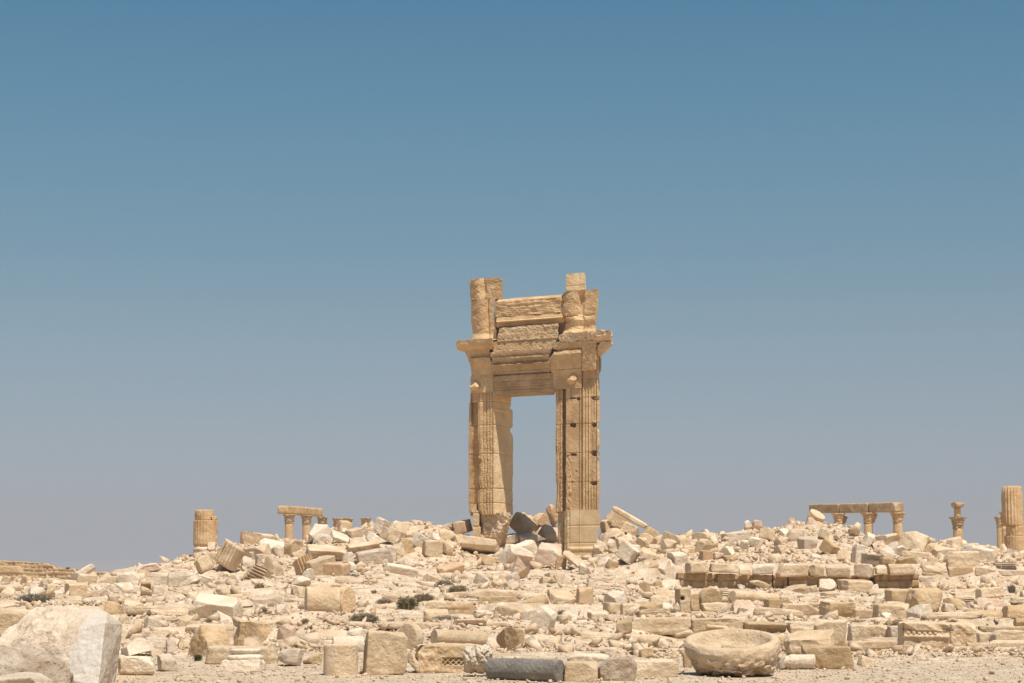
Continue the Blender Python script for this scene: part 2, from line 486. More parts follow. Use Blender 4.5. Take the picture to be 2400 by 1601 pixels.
def zloft(name, tile, y0, y1, sec, mat, step=.05, seg=.06, amp=.03, feat=.35, seed=1, slope=0.0, xref=None, disp=None, parent=gate, label=None, mat2=None):
    """stack horizontal sections. sec(y) -> [(x, v), ...] closed outline in zoom columns; y in zoom rows"""
    o = TILES[tile]
    px = lambda x: o[0] + np.asarray(x, float) / o[2]
    py = lambda y: o[1] + y / o[2]
    s0 = sec((y0 + y1) / 2); xr = xref if xref is not None else np.mean([p[0] for p in s0])
    za, zb = z_of(float(px(xr)), py(y0)), z_of(float(px(xr)), py(y1))
    nrow = max(3, int(abs(za - zb) / step) + 1)
    # fixed point counts per edge from the middle section
    def to_uv(s, z):
        x = px([p[0] for p in s]); v = np.array([p[1] for p in s], float)
        u = np.array([u_of(x[i], v[i:i + 1], np.array([z]))[0] for i in range(len(s))])
        return np.stack([u, v], 1)
    mid = to_uv(s0, (za + zb) / 2)
    cnt = [max(1, int(np.hypot(*(mid[(i + 1) % len(mid)] - mid[i])) / seg)) for i in range(len(mid))]
    rows, ns, par = [], [], []
    for r in range(nrow):
        t = r / (nrow - 1); y = y0 + (y1 - y0) * t; z = za + (zb - za) * t
        k = to_uv(sec(y), z)
        pts, pp = [], []
        for i in range(len(k)):
            a, b = k[i], k[(i + 1) % len(k)]
            for j in range(cnt[i]):
                pts.append(a + (b - a) * j / cnt[i]); pp.append(i + j / cnt[i])
        pts = np.array(pts)
        tg = np.roll(pts, -1, 0) - np.roll(pts, 1, 0)
        nm = np.stack([tg[:, 1], -tg[:, 0]], 1); nm /= (np.linalg.norm(nm, axis=1)[:, None] + 1e-9)
        area = 0.5 * np.sum(pts[:, 0] * np.roll(pts[:, 1], -1) - np.roll(pts[:, 0], -1) * pts[:, 1])
        if area < 0: nm = -nm
        rows.append(np.column_stack([pts, np.full(len(pts), z) + slope * (pts[:, 0] - mid[:, 0].mean())])); ns.append(nm); par.append(np.column_stack([pp, np.full(len(pts), y)]))
    Pm = np.concatenate(rows); Nm = np.concatenate(ns); Pa = np.concatenate(par); n = len(rows[0])
    d = fbm(Pm / feat + seed, 4) * amp + fbm(Pm / (feat * .2) + seed * 2, 2) * amp * .35
    if disp is not None: d = d + disp(Pa[:, 0], Pa[:, 1], Pm)
    Pm[:, 0] += Nm[:, 0] * d; Pm[:, 1] += Nm[:, 1] * d
    # chipped top and bottom arrises
    Pm[:n, 2] += fbm(Pm[:n] / .25 + seed, 3) * amp * .8
    V = AO[None, :] + np.outer(Pm[:, 0], UH) + np.outer(Pm[:, 1], VH); V[:, 2] = Pm[:, 2]
    i, j = np.meshgrid(np.arange(nrow - 1), np.arange(n), indexing='ij')
    a = i * n + j; b = i * n + (j + 1) % n
    Q = [tuple(q) for q in np.stack([a, b, b + n, a + n], -1).reshape(-1, 4)]
    Q.append(tuple(range(n))[::-1]); Q.append(tuple(range((nrow - 1) * n, nrow * n)))
    o = obj(name, V - GB, Q, mat, parent=parent, label=label)
    if mat2:                                        # another stone on one stretch of the outline
        o.data.materials.append(mat2[2])
        pp = par[0][:, 0]; idx = np.zeros(len(o.data.polygons), dtype=np.int32)
        sel = np.nonzero((pp >= mat2[0]) & (pp < mat2[1]))[0]
        for r in range(nrow - 1): idx[r * n + sel] = 1
        o.data.polygons.foreach_set('material_index', idx)
    return o
def groove(y, ys, w=3.0, dep=.035):
    d = 0; w = max(w, 4.2); dep = dep * 1.1
    for q in ys: d = d - dep * np.exp(-((y - q) / w) ** 2)
    return d
def gI(x, xs, ys): return np.interp(x, xs, ys)

TW = depth_for(1040 + 435 / 3.733, 1040 + 606 / 3.733, 7.0)       # thickness of the door wall

# left pier ---------------------------------------------------------------
def sec_lp(y):
    back = gI(y, [70, 178, 182, 200, 210, 360, 372, 398, 430, 460, 600, 790, 800, 1135], [594, 588, 580, 582, 604, 604, 584, 582, 600, 607, 606, 606, 602, 605])
    Tb = TW * (back - 435) / 171.0
    le = gI(y, [70, 150, 152, 600, 610, 1040, 1100, 1135], [234, 232, 224, 218, 221, 218, 222, 236])
    fl = 300 + gI(y, [70, 90, 480, 540, 560, 640, 670, 700, 760, 820, 860, 910, 930, 1090, 1135], [8, 2, -2, 8, 14, 2, 24, 10, 16, 4, 10, 20, 2, 2, 26])
    r1 = gI(y, [70, 1135], [246, 246])
    fr = gI(y, [70, 210, 222, 240, 1100, 1135], [436, 440, 446, 438, 434, 436])
    return [(le, TW * .9), (le, .14), (r1 - 6, .10), (r1, .42), (r1 + 24, .40), (fl, .42), (fl + 3, .02), (fr, 0.0), (fr + 6, .06), (back, Tb), (back - 120, TW + .25)]
def disp_lp(p, y, P):
    d = groove(y, [150, 360, 612, 915, 1040], 2.6, .04)
    f = np.clip(p - 6, 0, 1) * ((p >= 6) & (p < 7))
    on = (p >= 6) & (p < 7)
    carve = fbm(np.stack([P[:, 0] * 20, P[:, 1] * 0, P[:, 2] * 20], 1) + 9, 2)
    bead = np.sin(P[:, 2] * 60) * .008
    d = d + np.where(on & (f > .05) & (f < .24), bead, 0)
    d = d + np.where(on & (f > .30) & (f < .88), carve * .02, 0)
    for gq in (.03, .27, .5, .70, .9): d = d - np.where(on, .07 * np.exp(-((f - gq) / .022) ** 2), 0)
    d = d + np.where(on, -.03 + .03 * np.clip(np.abs(f - .5) * 2, 0, 1), 0)
    jb = (p >= 8) & (p < 9)
    crack = np.exp(-((P[:, 1] - (1.35 + .12 * np.sin(P[:, 2] * 2.1) + .1 * (P[:, 2] - 8))) / .03) ** 2) * ((P[:, 2] > 7.6) & (P[:, 2] < 9.4))
    return d - np.where(jb, crack * .08, 0)
pier = zloft('pier', 'Y', 70, 1140, sec_lp, M['a'], amp=.022, disp=disp_lp, seed=3, step=.03, seg=.035, xref=400, mat2=(8, 9, M['s']),
             label='carved door pier under the broken left end of the lintel')
def sec_lc(y):
    r = gI(y, [1125, 1160, 1250, 1300, 1380, 1500], [585, 588, 580, 552, 500, 470])
    l = gI(y, [1125, 1500], [322, 318])
    return [(l - 60, TW * .8), (l, .38), (l + 30, .25), ((l + r) / 2 - 10, .42), ((l + r) / 2 + 14, .16), (r - 60, .10), (r, .75), (r - 20, TW * .9)]
zloft('pier_core', 'Y', 1128, 1500, sec_lc, M['c'], amp=.20, feat=.55, seed=8, step=.05, seg=.06, xref=440)
def sec_lf(y):
    l = gI(y, [1050, 1125, 1130, 1500], [240, 244, 258, 250]); r = gI(y, [1050, 1100, 1110, 1240, 1250, 1500], [288, 286, 312, 310, 322, 322])
    return [(l, .6), (l, .10), (r, .08), (r, .6)]
zloft('pilaster_foot', 'Y', 1052, 1500, sec_lf, M['s'], amp=.025, disp=lambda p, y, P: groove(y, [1128, 1246], 2.5, .05), seed=12, xref=280)

# right pier --------------------------------------------------------------
HOLES = [(1133, 360, 15, 13, .45), (1310, 357, 14, 13, .40), (1135, 618, 20, 7, .35), (1313, 606, 18, 16, .45), (1310, 868, 22, 11, .40),
         (1176, 130, 10, 9, .3), (1130, 124, 16, 4, .2), (1312, 122, 18, 10, .35), (1352, 130, 7, 8, .3), (1356, 660, 6, 12, .2), (1160, 766, 4, 4, .1), (1256, 948, 4, 4, .1), (1126, 857, 6, 5, .1), (1023, 818, 4, 4, .12)]
def sec_rp(y):
    l = gI(y, [30, 130, 600, 615, 855, 870, 990, 1050, 1108], [978, 982, 976, 982, 980, 988, 986, 976, 978])
    c = gI(y, [30, 360, 420, 640, 760, 800, 900, 940, 1000, 1108], [1070, 1074, 1068, 1072, 1066, 1076, 1070, 1076, 1070, 1074])
    r = gI(y, [-290, -20, 125, 132, 150, 355, 400, 430, 540, 600, 700, 860, 870, 1000, 1108], [1352, 1362, 1364, 1352, 1366, 1362, 1350, 1362, 1366, 1348, 1360, 1366, 1364, 1360, 1352])
    return [(l + 10, TW), (l, .05), (l + 3, .0), (1042, 0.0), (1046, .34), (1067, .34), (c, -.16), (c + 36, -.16), (c + 42, -.06),
            (1188, -.06), (1192, -.13), (1199, -.13), (1203, -.02), (1215, -.02), (1220, -.14), (1342, -.16), (r, -.02), (r, .35), (1330, TW)]
def disp_rp(p, y, P):
    d = groove(y, [-38, 125, 355, 606, 862], 2.4, .035)
    on = (p >= 2) & (p < 3); f = p - 2
    carve = fbm(np.stack([P[:, 0] * 14, P[:, 1] * 0, P[:, 2] * 14], 1) + 5, 2) * .03
    d = d + np.where(on & (y > 125), carve, 0)
    for gq in (.06, .38, .6, .86): d = d - np.where(on, .10 * np.exp(-((f - gq) / .05) ** 2), 0)
    fl = (p >= 14) & (p < 15); g = np.clip(p - 14, 0, 1)
    wear = sstep(.35, .75, g) * sstep(250, 420, y) * .75
    d = d - np.where(fl, .085 * np.abs(np.sin(np.pi * 5.0 * g)) ** .7 * (1 - wear) + wear * (.06 + .06 * fbm(P * np.array([9, 9, 3.0]), 3)), 0)
    d = d - np.where(fl, .06 * np.exp(-((g - .6) / .02) ** 2) * (y < 900), 0)
    ed = (p >= 6) & (p < 8)
    d = d + np.where(ed & (y > 620), fbm(P * np.array([9, 9, 5.0]) + 4, 3) * .08 - .03, 0)
    return d
SEC_X = None
def holes_disp(P, tile='Y'):
    # cut dowel holes: distance in zoom pixels between the point and the hole's centre
    W = AO[None, :] + np.outer(P[:, 0], UH) + np.outer(P[:, 1], VH); W[:, 2] = P[:, 2]
    r = W - CAMP
    k = F_PX / (r @ CF)
    px = 1200 + (r @ CX) * k; py = 800.5 - (r @ CU) * k
    o = TILES[tile]; x = (px - o[0]) * o[2]; y = (py - o[1]) * o[2]
    d = np.zeros(len(P))
    for hx, hy, a, b, dep in HOLES:
        q = ((x - hx) / a / 1.45) ** 2 + ((y - hy) / b / 1.4) ** 2
        d = d - dep * np.clip(1.35 - q, 0, 1) ** .5 * (q < 1.35)
    return d
zloft('pier', 'Y', -290, 1112, sec_rp, M['a'], amp=.018, disp=lambda p, y, P: disp_rp(p, y, P) + np.where((p > 2) & (p < 16), holes_disp(P), 0),
      seed=21, step=.03, seg=.028, xref=1180, label='fluted and panelled door pier with dowel holes, beside the carved door frame')
def sec_rb(y):
    e = gI(y, [1105, 1425, 1432, 1447, 1458, 1466, 1482, 1600], [0, 0, 9, 12, 3, 5, 6, 6]) * .008
    r = gI(y, [1105, 1125, 1250, 1300, 1600], [1352, 1370, 1366, 1342, 1340])
    return [(1040, TW * .9), (1052, .30), (1062, .30), (1066, -.02), (1078, -.02), (1082, -.12), (1103, -.12 - e), (1108, -.17 - e), (1186, -.17 - e), (1190, -.21 - e), (1194, -.17 - e), (r, -.17 - e), (r, .3), (1300, TW)]
zloft('pedestal', 'Y', 1104, 1600, sec_rb, M['s'], amp=.010, disp=lambda p, y, P: groove(y, [1240, 1392, 1470], 2.2, .03) - np.where((p > 11) & (p < 12), .03 * np.exp(-(((p - 11) - .22) / .012) ** 2), 0) + np.where((p >= 4) & (p < 6), .05 * fbm(P * 4, 3), 0),
      seed=30, step=.035, seg=.05, xref=1200)
def sec_rd(y):
    return [(1000, .5), (1006, .25), (1048, .30), (1050, TW * .8), (1010, TW * .8)]
zloft('pier_core', 'Y', 1108, 1500, sec_rd, M['d'], amp=.07, seed=33, step=.07, seg=.08, xref=1025)

# lintel and everything above: sections whose front follows a vertical profile ----
def beam(name, xl, xr, y0, y1, prof, mat, thick=1.5, **kw):
    """xl, xr: (rows, columns) tables or numbers; prof: rows -> v of the front"""
    XL = (lambda y: xl) if isinstance(xl, (int, float)) else (lambda y: gI(y, *xl))
    XR = (lambda y: xr) if isinstance(xr, (int, float)) else (lambda y: gI(y, *xr))
    def sec(y):
        v = gI(y, *prof); a, b = XL(y), XR(y)
        return [(a + 8, v + thick), (a, v + .05), (a + 4, v), (b - 4, v), (b, v + .05), (b - 10, v + thick)]
    return zloft(name, 'X', y0, y1, sec, mat, **kw)
def egg(p, y, P):
    s = np.zeros(len(P))
    s = s + ((y > 1150) & (y < 1180)) * np.abs(np.sin(P[:, 0] * 22)) * .05
    s = s + ((y > 1195) & (y < 1240)) * np.abs(np.sin(P[:, 0] * 30)) * .04
    s = s + ((y > 1258) & (y < 1308)) * fbm(P * 14, 2) * .04
    s = s + (y < 1090) * fbm(P * 3.1 + 4, 3) * .12 * ((p > 2) & (p < 3))
    return s + groove(y, [1187, 1252, 1312, 1345], 2.2, .04)
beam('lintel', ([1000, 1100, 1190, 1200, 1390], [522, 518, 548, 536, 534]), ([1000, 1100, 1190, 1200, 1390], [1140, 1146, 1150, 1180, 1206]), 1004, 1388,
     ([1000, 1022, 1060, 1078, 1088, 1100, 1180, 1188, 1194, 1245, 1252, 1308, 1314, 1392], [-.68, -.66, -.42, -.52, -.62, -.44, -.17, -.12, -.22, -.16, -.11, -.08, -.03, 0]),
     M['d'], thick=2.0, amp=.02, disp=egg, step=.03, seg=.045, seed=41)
beam('broken_course', ([930, 1003], [492, 500]), ([905, 1010], [1180, 1150]), 940, 1003, ([930, 955, 1003], [-.62, -.55, -.30]), M['c'], thick=1.6, amp=.13, feat=.4, step=.03, seg=.05, slope=0.0, seed=43)
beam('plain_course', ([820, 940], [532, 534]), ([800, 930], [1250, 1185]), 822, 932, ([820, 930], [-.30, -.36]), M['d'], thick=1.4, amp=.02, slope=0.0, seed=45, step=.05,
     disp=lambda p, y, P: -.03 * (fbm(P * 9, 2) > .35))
beam('rough_course', ([680, 830], [598, 574]), ([630, 800], [1238, 1236]), 668, 820, ([660, 690, 730, 760, 800, 830], [-.24, -.30, -.30, -.33, -.34, -.38]), M['t'], thick=1.0, amp=.075, feat=.22, slope=0.0, seed=47, step=.04, seg=.05)
beam('moulded_course', ([540, 580, 675], [575, 564, 572]), ([510, 640], [1262, 1300]), 548, 652, ([545, 590, 602, 612, 620, 655], [-.05, -.14, -.36, -.34, -.04, .02]), M['a'], thick=1.0, amp=.016, slope=0.0, seed=49, step=.025)
beam('upper_course', ([350, 390, 560], [600, 566, 562]), ([320, 560], [1284, 1262]), 352, 545, ([350, 380, 560], [.02, -.10, -.08]), M['a'], thick=1.0, amp=.045, feat=.25, slope=0.0, seed=51, step=.04, seg=.05,
     disp=lambda p, y, P: fbm(np.stack([P[:, 0] * 1.2, P[:, 1], P[:, 2] * 9], 1), 3) * .05)

beam('gap_backing', 500, 1186, 828, 1006, ([828, 1006], [.20, .20]), M['d'], thick=.5, amp=.04, seed=56, step=.08, seg=.1)  # dark backings added behind the courses so the gaps read dark, not sky
beam('gap_backing', 528, 1326, 545, 835, ([545, 835], [.40, .40]), M['d'], thick=.5, amp=.04, seed=55, step=.08, seg=.1)
def pillar(name, rows, ytop, ybot, mat, v0=-.15, bulge=.25, cornerfrac=None, thick=1.1, tilt=0.0, n=9, **kw):
    """rows: [(y, xl, xr)...]; front bows out by bulge over the left part, flat after cornerfrac"""
    ys = [r[0] for r in rows]
    def sec(y):
        a, b = gI(y, ys, [r[1] for r in rows]), gI(y, ys, [r[2] for r in rows])
        c = a + (b - a) * (cornerfrac if cornerfrac else 1)
        vb = v0 if not isinstance(v0, tuple) else gI(y, *v0)
        s = [(a + 10, vb + thick)]
        for i in range(n):
            t = i / (n - 1); s.append((a + (c - a) * t, vb + bulge * (1 - math.sin(math.pi * (.08 + .84 * t)))))
        if cornerfrac:
            s += [(c + (b - c) * .12, vb + bulge * .55), (b - 3, vb + bulge * .55), (b, vb + bulge * .8)]
        s.append((b - 12, vb + thick))
        return s
    return zloft(name, 'X', ytop, ybot, sec, mat, slope=tilt, **kw)
st = dict(step=.045, seg=.05)
pillar('half_column_block', [(145, 292, 605), (170, 280, 634), (230, 284, 638), (300, 288, 640), (380, 290, 634)], 148, 380, M['a'], bulge=.42, cornerfrac=.46, amp=.07, seed=61, tilt=-.02, **st)
pillar('half_column_block', [(382, 298, 560), (450, 294, 556), (600, 298, 560), (660, 306, 566), (700, 308, 566)], 382, 695, M['a'], bulge=.38, cornerfrac=.72, amp=.045, seed=62, **st)
pillar('half_column_foot', [(680, 312, 556), (720, 312, 575), (770, 308, 572), (825, 300, 574)], 683, 826, M['a'], bulge=.30, cornerfrac=.7, amp=.05, seed=63, v0=([680, 750, 825], [-.12, -.10, -.30]), **st)
pillar('half_column_block', [(285, 1298, 1674), (330, 1270, 1672), (480, 1268, 1668), (540, 1262, 1664), (575, 1268, 1662), (605, 1330, 1650)], 284, 604, M['a'], bulge=.45, cornerfrac=.6, amp=.05, seed=64, tilt=.02, thick=1.3,
       disp=lambda p, y, P: -.10 * np.exp(-((y - 552) / 12.0) ** 2) * (fbm(P * 5, 2) > -.1), **st)
pillar('half_column_foot', [(600, 1338, 1640), (640, 1312, 1650), (690, 1306, 1646), (745, 1290, 1640)], 600, 750, M['a'], bulge=.3, cornerfrac=.6, amp=.06, seed=65, v0=([600, 660, 700, 745], [-.15, -.05, -.08, -.35]), **st)
pillar('top_block', [(95, 1335, 1510), (110, 1324, 1530), (200, 1320, 1532), (285, 1320, 1536)], 98, 284, M['s'], bulge=.05, cornerfrac=.68, amp=.03, seed=66,
       disp=lambda p, y, P: groove(y, [232], 2.5, .03), **st)
# cornices: slabs that jut out
def cornice(name, rows, y0, y1, vt, vb, mat, thick=1.6, tilt=0.0, **kw):
    ys = [r[0] for r in rows]
    def sec(y):
        a, b = gI(y, ys, [r[1] for r in rows]), gI(y, ys, [r[2] for r in rows])
        v = gI(y, [y0, (y0 + y1) / 2, y1], [vt, vt + .05, vb])
        return [(a + 14, v + thick), (a, v + .12), (a + 8, v), (b - 8, v), (b, v + .12), (b - 16, v + thick)]
    return zloft(name, 'X', y0, y1, sec, mat, slope=tilt, **kw)
cornice('cornice', [(828, 145, 530), (850, 130, 535), (900, 140, 535), (912, 200, 534), (935, 232, 532)], 830, 938, -.85, -.52, M['a'], amp=.05, seed=71, **st)
cornice('cornice_soffit', [(938, 236, 500), (975, 244, 500), (1015, 262, 500)], 936, 1018, -.40, -.22, M['a'], amp=.04, seed=72, **st)
cornice('cornice', [(738, 1380, 1760), (760, 1250, 1815), (800, 1244, 1824), (850, 1246, 1822), (868, 1300, 1700)], 742, 868, -.84, -.52, M['c'], amp=.10, feat=.35, seed=73, tilt=.0,
        disp=lambda p, y, P: np.abs(fbm(P * 3.4, 3)) * -.22, step=.03, seg=.04)
cornice('cornice_soffit', [(860, 1180, 1655), (900, 1168, 1655), (950, 1300, 1650)], 850, 948, -.62, -.32, M['a'], amp=.06, seed=74, **st)
cornice('cornice_corner', [(850, 1700, 1812), (880, 1662, 1830), (930, 1655, 1770), (990, 1658, 1700)], 852, 990, -.55, -.20, M['a'], thick=.9, amp=.06, seed=75, **st)
cornice('shadow_strip', [(990, 1655, 1690), (1020, 1655, 1704), (1140, 1655, 1702), (1190, 1655, 1675)], 992, 1190, .10, .18, M['d'], thick=.7, amp=.03, seed=76, **st)  # narrow strip in shadow; the shade is put into its dark stone colour
# blocks that carry the lintel
pillar('springer_block', [(1018, 276, 498), (1060, 282, 512), (1120, 296, 536), (1196, 304, 540)], 1020, 1196, M['a'], bulge=.10, amp=.04, seed=81, v0=([1018, 1060, 1120, 1196], [-.52, -.45, -.22, -.12]), thick=1.9, **st)
pillar('springer_block', [(1196, 296, 534), (1240, 292, 536), (1330, 294, 536), (1386, 300, 532)], 1197, 1386, M['a'], bulge=.04, amp=.05, seed=82, v0=-.08, thick=2.0, **st)
pillar('pilaster_block', [(1386, 288, 380), (1480, 286, 380)], 1380, 1490, M['a'], bulge=.02, amp=.03, seed=83, v0=.2, thick=1.2, **st)
pillar('springer_block', [(945, 1215, 1486), (980, 1168, 1490), (1000, 1150, 1490), (1060, 1146, 1490), (1140, 1152, 1490)], 945, 1138, M['a'], bulge=.10, amp=.05, seed=84, v0=([945, 980, 1040, 1140], [-.62, -.70, -.58, -.34]), thick=2.1, **st)
pillar('springer_block', [(1140, 1156, 1490), (1200, 1178, 1490), (1300, 1184, 1490), (1335, 1188, 1490), (1345, 1240, 1490)], 1140, 1342, M['a'], bulge=.05, amp=.04, seed=85, v0=([1140, 1200, 1340], [-.30, -.20, -.18]), thick=2.0, **st)
pillar('capital_block', [(930, 1495, 1650), (1100, 1496, 1652), (1145, 1496, 1650)], 880, 1150, M['a'], bulge=.05, amp=.07, feat=.22, seed=86, v0=([880, 1000, 1150], [-.62, -.52, -.36]), thick=1.2, **st)
# scrolled consoles beside the lintel
def console(xc, y0, y1, w, vb, seed):
    o = TILES['X']
    rows = [(y0, xc - w * .22, xc + w * .3), (y0 + (y1 - y0) * .25, xc - w * .15, xc + w * .42), (y0 + (y1 - y0) * .55, xc - w * .5, xc + w * .5), (y0 + (y1 - y0) * .8, xc - w * .52, xc + w * .45), (y1, xc - w * .3, xc + w * .2)]
    pillar('console', rows, y0, y1, M['a'], bulge=.12, amp=.07, feat=.14, seed=seed, thick=.9, v0=([y0, y0 + (y1 - y0) * .4, y0 + (y1 - y0) * .7, y1], [vb + .25, vb + .12, vb, vb + .22]), step=.025, seg=.03)
console(1388, 1165, 1300, 96, -.46, 91)
console(332, 1262, 1362, 92, -.42, 92)

